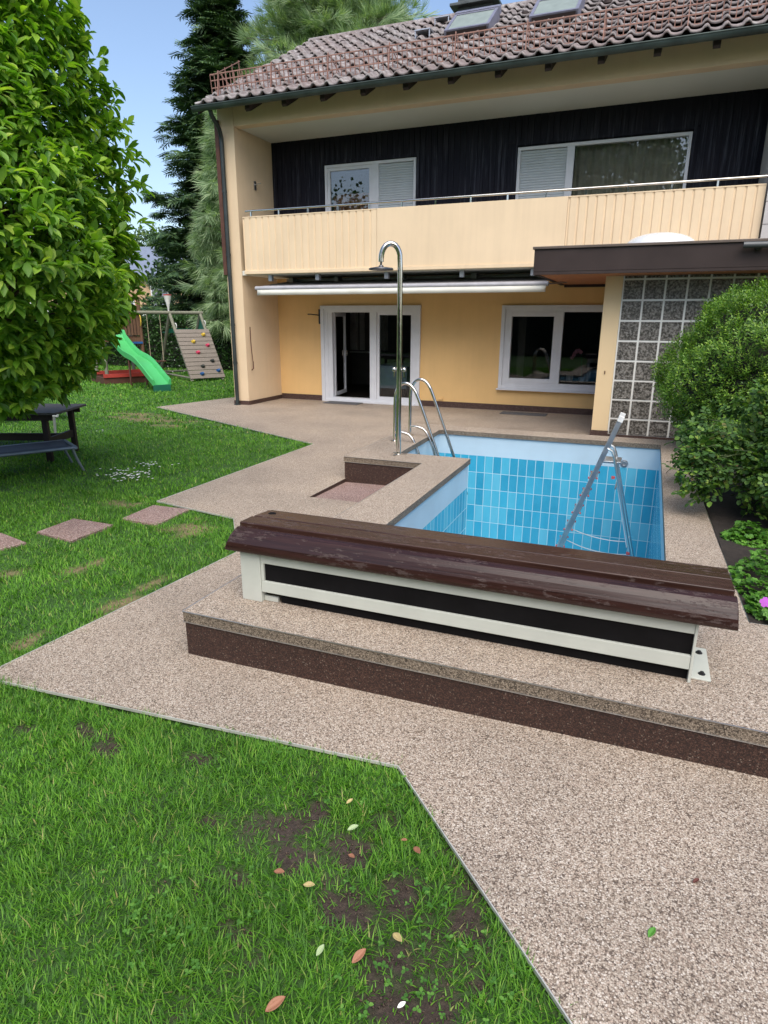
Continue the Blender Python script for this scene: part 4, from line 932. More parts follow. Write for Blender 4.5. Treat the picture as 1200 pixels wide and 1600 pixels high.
# ------------------------------------------------------------------ playground
def playground():
    u = Vector((.5, .866, 0)); w = Vector((.866, -.5, 0)); Zv = Vector((0, 0, 1))
    FL = Vector((-15.25, 15.15, 0)); FR = FL+u*1.15; BL = FL-w*1.1; BR = FR-w*1.1
    t = thing('play_tower', 'brown wooden play tower with slatted railings and a sandpit underneath', 'play tower', tuple(FL))
    for p in (FL, FR, BL, BR): mb = MB(); mb.tube([p, p+Zv*2.45], .055, 10); mb.build('post', M['post_wood'] if p is not FR else M['tower_wood'], t, True)
    mb = MB()
    for i in range(8): mb.obox(BL+u*(1.15*i/8)+Zv*1.28, w*1.1, u*.135, Zv*.03)
    mb.beam(FL+Zv*1.22, FR+Zv*1.22, .05, .12); mb.beam(FR+Zv*1.22, BR+Zv*1.22, .05, .12); mb.build('platform', M['tower_wood'], t)
    mb = MB()
    for i in range(6): mb.obox(FL+u*(.55+.095*i)+w*.03+Zv*1.35, u*.07, w*.02, Zv*.72)
    for i in range(10): mb.obox(FR-w*(.08+.1*i)+u*.03+Zv*1.35, -w*.07, u*.02, Zv*.72)
    for i in range(10): mb.obox(BL+u*(.05+.11*i)+Zv*1.35, u*.07, w*.02, Zv*.72)
    mb.beam(FL+Zv*2.1, FR+Zv*2.1, .04, .09); mb.beam(FR+Zv*2.1, BR+Zv*2.1, .04, .09); mb.beam(BL+Zv*2.1, BR+Zv*2.1, .04, .09); mb.beam(FL+Zv*2.42, FR+Zv*2.42, .04, .10); mb.build('railing', M['tower_wood'], t)
    mb = MB(); mb.obox(FL+u*.5+w*.055+Zv*1.10, u*.65, w*.02, Zv*.06); mb.build('blue_board', M['blue_plastic'], t)
    mb = MB(); a, b = FL-u*.15+w*.05+Zv*2.45, FR+u*.15+w*.05+Zv*2.45; c = (a+b)/2+Zv*.55
    for s in (Vector(), -w*1.2):
        mb.add([a+s, b+s, c+s], [(0, 1, 2)])
    mb.add([a, c, c-w*1.2, a-w*1.2], [(0, 1, 2, 3)]); mb.add([b, c, c-w*1.2, b-w*1.2], [(0, 1, 2, 3)]); mb.build('gable_roof', M['far_wood'], t)
    sp = FL+w*.9-u*.35; mb = MB()
    for (a, d) in ((sp, u*1.5), (sp-w*1.4, u*1.5)): mb.obox(a, d, w*.04, Zv*.19)
    for a in (sp, sp+u*1.5): mb.obox(a, -w*1.36, u*.04, Zv*.19)
    sb = mb.build('sandpit_frame', M['brown_wood'], t, bevel=.004)
    mb = MB(); mb.obox(sp+Zv*.191, u*1.54, w*.08, Zv*.10); mb.obox(sp-w*1.42+Zv*.191, u*1.54, w*.08, Zv*.10); mb.build('red_rim', M['sandpit_red'], sb)
    for q in (FL+u*.30+w*.07, FR-u*.02+w*.07):
        mb = MB(); mb.tube(smooth_path([q+Zv*1.62, q+w*.07+Zv*1.70, q+w*.07+Zv*1.88, q+Zv*1.96], 4), .015, 7); mb.build('grab_handle', M['yellow_plastic'], t, True)
    # slide
    s0 = FL+u*.12+w*.02+Zv*1.36; e0 = Vector((-11.98, 13.45, .16)); dirv = Vector((e0.x-s0.x, e0.y-s0.y, 0)); Ls = dirv.length; dn = dirv.normalized(); sd = Vector((-dn.y, dn.x, 0))
    st = thing('slide', 'bright green plastic wave slide running from the play tower down to the grass', 'slide', (e0.x, e0.y, 0))
    k = 34; sec = [(-.03, .0), (-.03, .15), (.0, .16), (.02, .14), (.05, .03), (.22, .0), (.39, .03), (.42, .14), (.44, .16), (.47, .15), (.47, .0), (.22, -.03)]; vs = []
    for i in range(k+1):
        f = i/k; zz = .16+(1.36-.16)*(1-f)-.07*math.sin(f*math.pi*2)*1.1+.02*math.sin(f*math.pi*4)
        if f > .9: zz = max(zz, .16)+0
        if f < .06: zz = 1.36
        base = Vector((s0.x, s0.y, 0))+dn*(Ls*f)+Zv*zz
        for a, b in sec: vs.append(base+sd*a+Zv*b)
    m = len(sec); mb = MB(); mb.add(vs, [(i*m+j, i*m+(j+1) % m, (i+1)*m+(j+1) % m, (i+1)*m+j) for i in range(k) for j in range(m)]+[tuple(range(m))[::-1], tuple(k*m+j for j in range(m))]); mb.build('chute', M['slide'], st, True)
    mb = MB(); b0 = Vector((e0.x, e0.y, 0)); mb.obox(b0-dn*.06, dn*.08, sd*.44, Zv*.17); mb.build('foot', M['green_sheet'], st)
    mb = MB(); mid = Vector((s0.x, s0.y, 0))+dn*(Ls*.5)
    for s in (0, .44): mb.beam(mid+sd*s, mid+sd*s+Zv*.72, .04, .04)
    mb.build('support', M['brown_wood'], st)
    # swing frame with climbing wall
    A1 = Vector((-14.15, 16.9, 2.02)); A2 = A1+u*1.0
    sf = thing('climbing_frame', 'weathered wooden A-frame with climbing wall, rope net and a swing beam', 'swing frame', (-13.9, 17, 0))
    mb = MB(); mb.tube([A1-u*1.15, A2+u*.08], .055, 10); mb.build('top_beam', M['post_wood'], sf, True)
    feet = []
    for A in (A1, A2):
        f = Vector((A.x, A.y, 0))+w*1.45; b = Vector((A.x, A.y, 0))-w*1.35; feet.append((f, b))
        for p in (f, b): mb = MB(); mb.tube([A-Zv*.02, p], .05, 10); mb.build('leg', M['post_wood'], sf, True)
    mb = MB(); mb.tube([feet[0][1]+Zv*.12, feet[1][1]+Zv*.12], .035, 8); mb.tube([feet[0][1]+Zv*.10, feet[0][0]+Zv*.1], .03, 8); mb.build('ground_rail', M['post_wood'], sf, True)
    (f1, b1), (f2, b2) = feet; L1 = f1-A1; off = Vector((0, 0, 0))+(L1.cross(u)).normalized()*.06
    if off.dot(w) < 0: off = -off
    mb = MB(); nb = 12
    for i in range(nb):
        fa = .27+(.985-.27)*i/nb; fb = .27+(.985-.27)*(i+1)/nb-.006; a = A1+L1*fa+off-u*.06; mb.obox(a, u*1.12, L1*(fb-fa), off.normalized()*.022)
    cw = mb.build('climbing_wall', M['grey_wood'], sf, bevel=.003)
    for (fx, fy, mt) in ((.78, .12, 'yellow_plastic'), (.42, .26, 'yellow_plastic'), (.80, .34, 'pink_plastic'), (.45, .48, 'pink_plastic'), (.78, .66, 'dark_plastic'), (.45, .76, 'dark_plastic'), (.86, .86, 'blue_plastic'), (.36, .91, 'blue_plastic')):
        p = A1+L1*(.27+.715*fy)+off*1.6+u*(-.06+1.12*fx); nn = off.normalized()
        mb = MB(); ring = []; X = u; Y_ = nn.cross(u)
        vs = [p+X*.075*math.cos(a)*(1+.15*math.sin(3*a))+Y_*.06*math.sin(a) for a in [2*math.pi*i/9 for i in range(9)]]; v2 = [p+(q-p)*.55+nn*.06 for q in vs]
        mb.add(vs+v2, [(i, (i+1) % 9, 9+(i+1) % 9, 9+i) for i in range(9)]+[tuple(range(9, 18))]); mb.build('climbing_hold', M[mt], cw, True)
    mb = MB(); a, b = A2-Zv*.12+w*.06, A2-Zv*.12-w*.06; Lf = (f2-A2); Lb = (b2-A2); mb.add([a, a+Lf*.25, b+Lb*.25, b], [(0, 1, 2, 3)]); o = mb.build('green_panel', M['green_sheet'], sf); md = o.modifiers.new('s', 'SOLIDIFY'); md.thickness = .02
    mb = MB(); c = A2+(Lf*.16)+w*.06
    mb.tube([c+(w*.09*math.cos(x)+Zv*.09*math.sin(x)) for x in [2*math.pi*i/14 for i in range(15)]], .013, 6, False); c = A1+(Lf*.20)+u*.05; mb.tube([c+(w*.09*math.cos(x)+Zv*.09*math.sin(x)) for x in [2*math.pi*i/14 for i in range(15)]], .013, 6, False); mb.build('hand_ring', M['white_plastic'], sf, True)
    mb = MB(); q = A1-w*.45-Zv*.62; mb.obox(q, u*1., -w*.35, Zv*.03); mb.obox(q+Zv*.03, u*.9, -w*.03, Zv*.1); mb.build('green_shelf', M['green_sheet'], sf)
    mb = MB()
    for i in range(1, 8): f = .25+.10*i; mb.tube([A1+(b1-A1)*f, A2+(b2-A2)*f], .008, 6)
    for i in range(1, 5): s = i/5; mb.tube([A1.lerp(A2, s)+(b1-A1)*.3, b1.lerp(b2, s)+Zv*.12], .007, 6)
    nt = mb.build('rope_net', M['dark_plastic'], sf, True); mb = MB()
    for i in range(1, 8):
        for j in (1, 2, 3, 4):
            f = .25+.10*i; c = (A1+(b1-A1)*f).lerp(A2+(b2-A2)*f, j/5)
            if (i+j) % 2: mb.lathe(tuple(c-Zv*.02), [(.001, 0), (.022, .01), (.022, .03), (.001, .04)], 8)
    mb.build('net_knot', M['white_plastic'], nt, True)
    # swing
    sw = thing('swing', 'child swing hanging on two ropes from the beam beside the tower', 'swing', tuple(A1-u*.5-Zv*1.5)); mb = MB()
    for s in (.32, .72): mb.tube([A1-u*s-Zv*.04, A1-u*(s-.0)-Zv*1.45], .010, 6)
    mb.build('rope', M['rope'], sw, True); mb = MB(); mb.obox(A1-u*.77-Zv*1.48-w*.09, u*.5, w*.18, Zv*.03); mb.build('seat', M['brown_wood'], sw, bevel=.005)
    # cone on the beam
    mb = MB(); c = A1-u*.02+Zv*.05; mb.lathe(tuple(c), [(.02, 0), (.03, .10), (.12, .46), (.0, .462)], 16); k = thing('loudhailer', 'white cone with a red rim standing on the beam of the swing frame', 'toy megaphone', tuple(c)); mb.build('cone', M['white_plastic'], k, True)
    mb = MB(); mb.lathe(tuple(c+Zv*.462), [(.125, 0), (.125, .03), (.0, .031)], 16); mb.build('rim', M['rubber_red'], k, True)
playground()

# ------------------------------------------------------------------ vegetation
LEAF_V = [(0, 0, 0), (-.30, .28, .07), (.30, .28, .07), (0, .30, 0), (-.50, .62, .06), (.50, .62, .06), (0, .65, -.03), (-.28, .88, .0), (.28, .88, .0), (0, 1.06, -.14)]
LEAF_F = [(0, 3, 1), (0, 2, 3), (1, 3, 6, 4), (3, 2, 5, 6), (4, 6, 9, 7), (6, 5, 8, 9)]
OVAL_V = [(0, 0, 0), (-.38, .35, .08), (-.30, .75, .02), (0, 1, -.08), (.30, .75, .02), (.38, .35, .08), (0, .5, -.02)]
OVAL_F = [(0, 6, 1), (1, 6, 2), (2, 6, 3), (3, 6, 4), (4, 6, 5), (5, 6, 0)]
def rand_dirs(n_): return nrm(rng.normal(size=(n_, 3)))

def magnolia():
    ax = np.array([-6.30, 4.66]); t = thing('broadleaf_tree', 'large leafy broadleaf tree with long glossy leaves filling the upper left', 'tree', (ax[0], ax[1], 0))
    zz = np.array([1.0, 1.13, 1.28, 1.53, 1.8, 2.1, 2.5, 3.1, 3.9, 4.6, 5.3, 5.9, 6.2]); rr = np.array([.25, .66, .84, 1.04, 1.30, 1.52, 1.56, 1.44, 1.22, 1.02, .76, .42, .12])
    z = rng.uniform(.92, 6.15, 13000); keep = rng.random(13000) < np.interp(z, zz, rr)/1.95; z = z[keep][:6600]; n_ = len(z)
    th = rng.uniform(0, 2*np.pi, n_); lump = 1+.10*np.sin(th*3+z*1.3)+.09*(vnoise(th*2, z, 1.6)-.5)*2
    f = 1-np.abs(rng.normal(0, .10, n_)); deep = rng.random(n_) < .30; f = np.where(deep, rng.uniform(.35, .9, n_), f); f = np.minimum(f+.02, 1.03); f = np.where(rng.random(n_) < .10, rng.uniform(1.02, 1.14, n_), f)
    gap = vnoise(th*3.2, z*1.9, 1.0) < .14; keep = ~(gap & (f > .8)); z, th, lump, f = z[keep], th[keep], lump[keep], f[keep]; n_ = len(z)
    rad = np.interp(z, zz, rr)*lump*f
    out = np.stack([np.cos(th), np.sin(th), np.zeros(n_)], -1)
    P = np.stack([ax[0]+rad*np.cos(th), ax[1]+rad*np.sin(th), z+rng.normal(0, .04, n_)], -1)
    slope = np.interp(z, [.8, 2.2, 6], [-.25, .25, .9]); tw = nrm(out*1.0+np.stack([0*z, 0*z, slope], -1)+rand_dirs(n_)*.35)
    per = 8; Pn = np.repeat(P, per, 0); T = np.repeat(tw, per, 0); N_ = len(Pn)
    rd = rand_dirs(N_); rd = nrm(rd-T*(rd*T).sum(-1, keepdims=True))
    a = nrm(T*rng.uniform(.35, 1.2, (N_, 1))+rd*.9+np.array([0, 0, -.38])); up = nrm(np.array([0, 0, 1.])+T*.45+rand_dirs(N_)*.35)
    A, B, Cc = frame_from(a, up); L = rng.uniform(.075, .16, N_); Pn = Pn+T*rng.uniform(-.05, .05, (N_, 1))
    scl = np.stack([L*rng.uniform(.38, .52, N_), L, L*rng.uniform(.6, 1.6, N_)], -1)
    crown = scatter('crown', LEAF_V, LEAF_F, Pn, A, B, Cc, scl, M['magnolia'], t, True)
    mb = MB(); base = Vector((ax[0]-.45, ax[1]-.15, 0)); mb.tube(smooth_path([base, base+Vector((.03, .02, .7)), base+Vector((.2, .05, 1.6)), base+Vector((.38, .1, 3.2)), base+Vector((.42, .12, 5.3))], 5), [.13-.11*i/20 for i in range(21)], 10)
    mb.build('trunk', M['bark'], t, True)
    mb = MB(); sel = rng.choice(n_, 260, replace=False)
    for i in sel:
        p = Vector(P[i]); zc = max(.7, p.z*.75-rng.uniform(0, .5)); s = Vector((base.x+.25, base.y+.06, zc)); m1 = s.lerp(p, .5)+Vector(rng.normal(0, .08, 3))+Vector((0, 0, .05))
        pts = smooth_path([s, m1, p], 4); k = len(pts); r0 = .022 if rng.random() < .3 else .011
        mb.tube(pts, [r0*(1-j/k)+.003 for j in range(k)], 5, False)
    mb.build('branches', M['bark'], t, True)
magnolia()

def conifer(name, label, base, H, rad, mat, kind, nb, nlen, seed, z0=.6, taper=1.0, cat='conifer', zmin=None, lean=0):
    r = np.random.default_rng(seed); t = thing(name, label, cat, (base[0], base[1], 0)); bx, by = base
    mb = MB(); mb.tube([(bx, by, 0), (bx, by, H*.5), (bx, by, H*.97)], [H*.016, H*.009, .02], 8); mb.build('trunk', M['bark'], t, True)
    P = []; Ax = []; Up = []; Ln = []; bmb = MB()
    for i in range(nb):
        h = z0+(H-z0)*(1-(1-i/nb)**1.0); fr = (H-h)/(H-z0)
        L = rad*(fr**taper)*r.uniform(.45, 1.18)+.15; th = r.uniform(0, 2*np.pi)
        if zmin and h < zmin-2: continue
        o = np.array([math.cos(th), math.sin(th), 0.]); k = max(4, int(L*nlen)); s = np.linspace(.12, 1, k)
        if kind == 'fir': dz = .30*s-.55*s**2+.28*s**3
        else: dz = .55*s-.35*s**2
        c = np.array([bx, by, h])+o*L*s[:, None]+np.stack([0*s, 0*s, dz*L], -1)
        if i % 3 == 0: bmb.tube([Vector((bx, by, h))]+[Vector(c[int(j)]) for j in np.linspace(0, k-1, 4)], [.03, .025, .018, .012, .006], 5, False)
        side = np.cross(o, [0, 0, 1.]); 
        for sg in (-1, 1):
            m = k*2; ss = r.uniform(.1, 1, m); cc = np.stack([np.interp(ss, s, c[:, q]) for q in range(3)], -1)
            wdt = L*.36*(1-ss*.72)*r.uniform(.2, 1, m)
            off = side*sg
            if kind == 'fir':
                d = nrm(o*.75+off*1.0+np.stack([0*ss, 0*ss, r.normal(-.18, .18, m)], -1)); q = cc+off*wdt[:, None]*1.0+np.stack([0*ss, 0*ss, -wdt*.18], -1)
                P.append(q-d*.1); Ax.append(d); Up.append(nrm(np.array([0, 0, 1.])+r.normal(0, .35, (m, 3)))); Ln.append(r.uniform(.42, .78, m))
            else:
                d = nrm(o*.6+off*.6+np.stack([0*ss, 0*ss, r.normal(-.55 if kind == 'droop' else .35, .35, m)], -1)); q = cc+off*wdt[:, None]
                P.append(q); Ax.append(d); Up.append(nrm(r.normal(0, 1, (m, 3)))); Ln.append(r.uniform(.32, .66, m))
    if bmb.v: bmb.build('branches', M['bark'], t, True)
    P = np.concatenate(P); Ax = np.concatenate(Ax); Up = np.concatenate(Up); Ln = np.concatenate(Ln)
    if zmin: kz = P[:, 2] > zmin; P, Ax, Up, Ln = P[kz], Ax[kz], Up[kz], Ln[kz]
    A, B, Cc = frame_from(Ax, Up)
    if kind == 'fir':   # flat spray: spine with side twigs
        tv = [(0, 0, 0), (.05, .5, 0), (0, 1, -.06), (-.05, .5, 0)]; tf = [(0, 1, 2, 3)]
        for j, yy in enumerate((.12, .3, .48, .66)):
            for sg in (-1, 1):
                b = len(tv); l = .42*(1-yy*.6); tv += [(0, yy, 0), (sg*l*.5, yy+.14, .02), (sg*l, yy+.30, -.05), (sg*l*.45, yy+.24, .0)]; tf += [(b, b+1, b+2, b+3)]
    else:               # tuft of long needles
        tv = []; tf = []
        for j in range(9):
            a = 2*math.pi*j/9; s_ = .16+.20*((j*5) % 3)/2; b = len(tv); yy = .12*((j*7) % 5)/2
            x, z = math.cos(a)*s_, math.sin(a)*s_; tv += [(0, yy, 0), (x*.5+.022, yy+.45, z*.5), (x*1.05, yy+.9, z*1.05-.12), (x*.5-.022, yy+.45, z*.5)]; tf += [(b, b+1, b+2, b+3)]
    scatter('crown', tv, tf, P, A, B, Cc, Ln, mat, t); return t
conifer('fir_tree', 'tall dark green fir tree standing free against the sky left of the house', (-17.5, 25.2), 15.4, 3.9, M['fir'], 'fir', 620, 5.5, 11, z0=.8, taper=.8)
conifer('pine_tree', 'drooping silvery green pine squeezed between the fir and the house corner', (-14.6, 21.2), 9.0, 1.55, M['pine'], 'droop', 220, 6.5, 12, z0=1.2, taper=.6)
conifer('pine_tree', 'big feathery pale green pine rising behind the roof ridge', (-12.6, 25.8), 17.8, 4.6, M['pine'], 'up', 620, 6.5, 13, z0=4, taper=.55, zmin=7.0)

def blob_tree(name, label, c, rx, rz, mat, n_, leaf, cat='tree', trunk=True, per=5, group=None, flat=0):
    t = thing(name, label, cat, (c[0], c[1], 0), group); cz = c[2]
    d = rand_dirs(n_); lump = 1+.18*np.sin(d[:, 0]*5+c[0])*np.sin(d[:, 2]*4+d[:, 1]*5)+.10*rng.normal(size=n_)
    f = np.where(rng.random(n_) < .3, rng.uniform(.4, 1, n_), 1.)*lump; P = d*f[:, None]*np.array([rx, rx, rz])+np.array(c)
    P = P[P[:, 2] > .05]; d = d[:len(P)]; P = np.repeat(P, per, 0)+rng.normal(0, leaf*.8, (len(P)*per, 3)); a = nrm(rand_dirs(len(P))+np.array([0, 0, .1])); A, B, Cc = frame_from(a, nrm(rand_dirs(len(P))+np.array([0, 0, 1.])))
    scatter('crown', OVAL_V, OVAL_F, P, A, B, Cc, rng.uniform(.7, 1.3, len(P))*leaf, mat, t)
    if trunk:
        mb = MB(); mb.tube([(c[0], c[1], 0), (c[0]+.1, c[1], cz*.6), (c[0], c[1], cz)], [.05*rx+.03, .03*rx+.03, .03], 8)
        for k in range(8): q = Vector(rand_dirs(1)[0]); q.z = abs(q.z); mb.tube([(c[0], c[1], cz*.55), Vector(c)+Vector((q.x*rx*.6, q.y*rx*.6, q.z*rz*.5))], [.035, .012], 6, False)
        mb.build('trunk', M['bark'], t, True)
    return t
blob_tree('garden_tree', 'small rounded grey green tree above the roof of the distant house', (-41.6, 48, 7.4), 2.4, 1.7, M['bush_far'], 700, .24)
blob_tree('garden_tree', 'dark broad tree in shade beyond the hedge behind the climbing wall', (-19.5, 28, 3.2), 3.6, 2.6, M['fir'], 1500, .22)
blob_tree('garden_tree', 'bright green shrub lit beside the hedge near the house corner', (-15.6, 22.2, 3.1), .8, .7, M['hedge'], 260, .12)
blob_tree('garden_tree', 'dense green tree seen through the gaps of the big left tree', (-24, 15.5, 2.4), 3.2, 2.4, M['bush_far'], 1200, .16)
blob_tree('garden_tree', 'tall dark tree behind the photographer, first from the left in the glass', (-20, -17, 4.2), 5.0, 4.8, M['fir'], 3500, .25)
blob_tree('garden_tree', 'tall dark tree behind the photographer, mirrored in the upper windows', (-3.2, -17, 6.6), 4.2, 6.2, M['fir'], 6000, .25)
blob_tree('garden_tree', 'dark spreading tree behind the photographer on the right, mirrored in the large window', (10, -12, 4.8), 5.0, 4.6, M['fir'], 3500, .25)

def hedge(name, label, x0, x1, y0, y1, H, n_, leaf=.075):
    t = thing(name, label, 'hedge', ((x0+x1)/2, (y0+y1)/2, 0)); mb = MB(); mb.box(x0+.15, x1-.15, y0+.12, y1-.12, 0, H-.14); mb.build('inner_branches', M['bark_dark'], t)
    A_ = (x1-x0)*H; B_ = (x1-x0)*(y1-y0); k1 = int(n_*A_/(A_+B_)); k2 = n_-k1
    bump = lambda x, z: (vnoise(x, z, .9)-.5)*.22
    x = rng.uniform(x0, x1, k1); z = rng.uniform(0, H, k1); P1 = np.stack([x, y0+bump(x, z)+rng.uniform(-.03, .14, k1), z], -1)
    x = rng.uniform(x0, x1, k2); y = rng.uniform(y0, y1, k2); P2 = np.stack([x, y, H+bump(x, y)*.5+rng.uniform(-.08, .07, k2)], -1)
    P = np.concatenate([P1, P2]); out = np.concatenate([np.tile([0, -1, .3], (k1, 1)), np.tile([0, 0, 1.], (k2, 1))])
    a = nrm(out+rand_dirs(len(P))*.9); A, B, Cc = frame_from(a, rand_dirs(len(P))); scatter('foliage', OVAL_V, OVAL_F, P, A, B, Cc, rng.uniform(.7, 1.4, len(P))*leaf, M['hedge'], t)
M['bark_dark'] = plain('dark_inner_twigs', (.02, .022, .014), 1.0)
hedge('hedge', 'long dark green clipped hedge closing the garden behind the playground', -34, -9.0, 20.4, 21.3, 1.86, 30000, .085)
hedge('hedge', 'tall clipped hedge behind the photographer, mirrored in the lower windows', -16, 14, -9.4, -8.4, 2.6, 6000, .16)

# sprig with small leaves for the clipped bush
SP_V = []; SP_F = []
for j in range(9):
    a = j*2.4; y = .12+.09*j; b = len(SP_V); l = .34-.018*j; c, s = math.cos(a), math.sin(a)
    SP_V += [(0, y, 0), (c*l*.5-s*.05, y+l*.38, s*l*.5+c*.05), (c*l, y+l*.62, s*l), (c*l*.5+s*.05, y+l*.38, s*l*.5-c*.05)]; SP_F += [(b, b+1, b+2, b+3)]
def round_bush():
    c = np.array([1.42, 9.05, 1.12]); t = thing('rounded_bush', 'big rounded clipped evergreen bush in front of the glass block wall', 'bush', (c[0], c[1], .2))
    n_ = 15000; d = rand_dirs(n_); lump = 1+.09*np.sin(d[:, 0]*6+1)*np.cos(d[:, 2]*5)+.07*np.sin(d[:, 1]*9+d[:, 2]*7)+.05*np.sin(d[:, 0]*17+d[:, 2]*13)*np.cos(d[:, 1]*15)
    f = lump*(1-np.abs(rng.normal(0, .05, n_))); P = d*f[:, None]*np.array([1.16, 1.16, 1.06])+c; sq = P[:, 2] > .26; P, d = P[sq], d[sq]
    a = nrm(d*.8+np.array([0, 0, .75])+rand_dirs(len(P))*.55); A, B, Cc = frame_from(a, rand_dirs(len(P)))
    scatter('foliage', SP_V, SP_F, P, A, B, Cc, rng.uniform(.085, .17, len(P)), M['yew'], t)
    mb = MB(); mb.lathe((c[0], c[1], .0), [(.3, .2), (.75, .42), (.98, .8), (1.02, 1.15), (.95, 1.55), (.7, 1.9), (.3, 2.05)], 20); mb.build('inner_branches', M['bark_dark'], t, True)
round_bush()
def rose():
    t = thing('rose_bush', 'loose rose bush with glossy drooping leaves hanging over the pool edge', 'bush', (1.15, 6.2, .25)); mb = MB(); P = []; T = []
    for i in range(95):
        b = Vector((1.42+rng.normal(0, .16), 6.3+rng.normal(0, .3), .24)); th = rng.uniform(0, 2*np.pi); L = rng.uniform(.35, .95); h = rng.uniform(.35, 1.15)
        e = b+Vector((math.cos(th)*L*.85, math.sin(th)*L*1.1, h)); 
        if th > 2.2 and th < 4.1 and h < .8: e = Vector((.66-rng.uniform(0, .22), b.y+math.sin(th)*L, .24+h*.95))
        m1 = b.lerp(e, .5)+Vector((0, 0, .25)); dr = Vector((math.cos(th), math.sin(th), -.7))*.12
        pts = smooth_path([b, m1, e, e+dr], 6); k = len(pts); mb.tube(pts, [.007*(1-j/k)+.002 for j in range(k)], 5, False)
        for q in range(4, k): 
            for s in range(4): P.append(pts[q]+Vector(rng.normal(0, .035, 3))); T.append((pts[min(q+1, k-1)]-pts[q-1]).normalized())
    mb.build('stems', M['green_stem'], t, True)
    P = np.array(P); T = np.array(T); 
    for k_ in range(1): pass
    n_ = 900; dd = rand_dirs(n_); dd[:, 2] = np.abs(dd[:, 2])*1.0-.25; extra = dd*np.array([.52, .85, .62])+np.array([1.42, 6.2, .78]); extra = extra[extra[:, 2] > .3]; d2 = rand_dirs(620)*rng.uniform(.6, 1, (620, 1)); e2 = d2*np.array([.50, .62, .34])+np.array([1.27, 5.75, .58]); e2 = e2[e2[:, 2] > .27]; extra = np.concatenate([extra, e2]); P = np.concatenate([P, extra]); T = np.concatenate([T, rand_dirs(len(extra))])
    # compound leaf: 5 leaflets
    CV = []; CF = []
    for (ox, oy, ang, s) in ((0, .62, 0, .5), (.03, .40, -1.1, .42), (-.03, .40, 1.1, .42), (.03, .15, -1.2, .36), (-.03, .15, 1.2, .36)):
        b = len(CV); ca, sa = math.cos(ang), math.sin(ang)
        for x, y, z in OVAL_V: x *= s; y *= s; CV.append((ox+x*ca-y*sa, oy+x*sa+y*ca, z*s-.10*(oy+y)**2))
        CF += [tuple(b+i for i in f) for f in OVAL_F]
    rd = rand_dirs(len(P)); a = nrm(rd*1.0+T*.3+np.array([0, 0, -.25])); A, B, Cc = frame_from(a, nrm(np.array([0, 0, 1.])+rand_dirs(len(P))*.5))
    scatter('foliage', CV, CF, P, A, B, Cc, rng.uniform(.07, .125, len(P)), M['rose'], t)
M['green_stem'] = plain('green_brown_stem', (.06, .09, .03), .7)
rose()
def low_plants():
    specs = [((1.0, 4.33), .40, .30, 'leafy bright green plant in the bed beside the far right end of the bench'), ((.98, 3.90), .30, .20, 'low green geranium with one purple flower at the corner of the bed'), ((.82, 5.2), .17, .16, 'small light green plant on dark soil under the rose bush'), ((1.5, 4.8), .42, .36, 'green bed plant against the right edge of the photo, behind the geranium')]
    for i, ((x, y), r_, h, lb) in enumerate(specs):
        t = thing('bed_plant', lb, 'plant', (x, y, .24), 'low plants in the flower bed'); n_ = int(1500*r_); rad = r_*np.sqrt(rng.random(n_)); th = rng.uniform(0, 2*np.pi, n_); z = .27+h*(1-(rad/r_)**2)*rng.uniform(.35, 1, n_)
        P = np.stack([x+rad*np.cos(th), y+rad*np.sin(th), z], -1); a = nrm(np.stack([np.cos(th), np.sin(th), 0*th], -1)*.9+rand_dirs(n_)*.6); A, B, Cc = frame_from(a, nrm(np.array([0, 0, 1.])+rand_dirs(n_)*.4))
        V5 = []; F5 = []
        for k in range(5):
            an = (k-2)*.75; ca, sa = math.cos(an), math.sin(an); b = len(V5)
            for px, py, pz in OVAL_V: V5.append((px*.7*ca-py*.75*sa, px*.7*sa+py*.75*ca, pz))
            F5 += [tuple(b+q for q in f) for f in OVAL_F]
        scatter('foliage', V5, F5, P, A, B, Cc, rng.uniform(.028, .05, n_), M['geranium'], t)
        mb = MB()
        for k in range(14): q = P[rng.integers(n_)]; mb.tube([(x+(q[0]-x)*.3, y+(q[1]-y)*.3, .22), tuple(q)], .002, 4, False)
        mb.build('stems', M['green_stem'], t)
        if i == 1:
            c = np.array([.715, 3.66, .41]); th = np.arange(5)*2*np.pi/5; nn = nrm(np.array([-.3, -.8, .5])); e1 = nrm(np.cross(nn, [0, 0, 1.])); e2 = np.cross(nn, e1); ax = np.cos(th)[:, None]*e1+np.sin(th)[:, None]*e2
            A, B, Cc = frame_from(ax, np.tile(nn, (5, 1))); scatter('flower', [(0, 0, 0), (-.5, .55, .05), (-.3, 1, .0), (.3, 1, 0), (.5, .55, .05)], [(0, 4, 3, 2, 1)], np.tile(c, (5, 1)), A, B, Cc, np.full(5, .028), M['purple'], t)
low_plants()

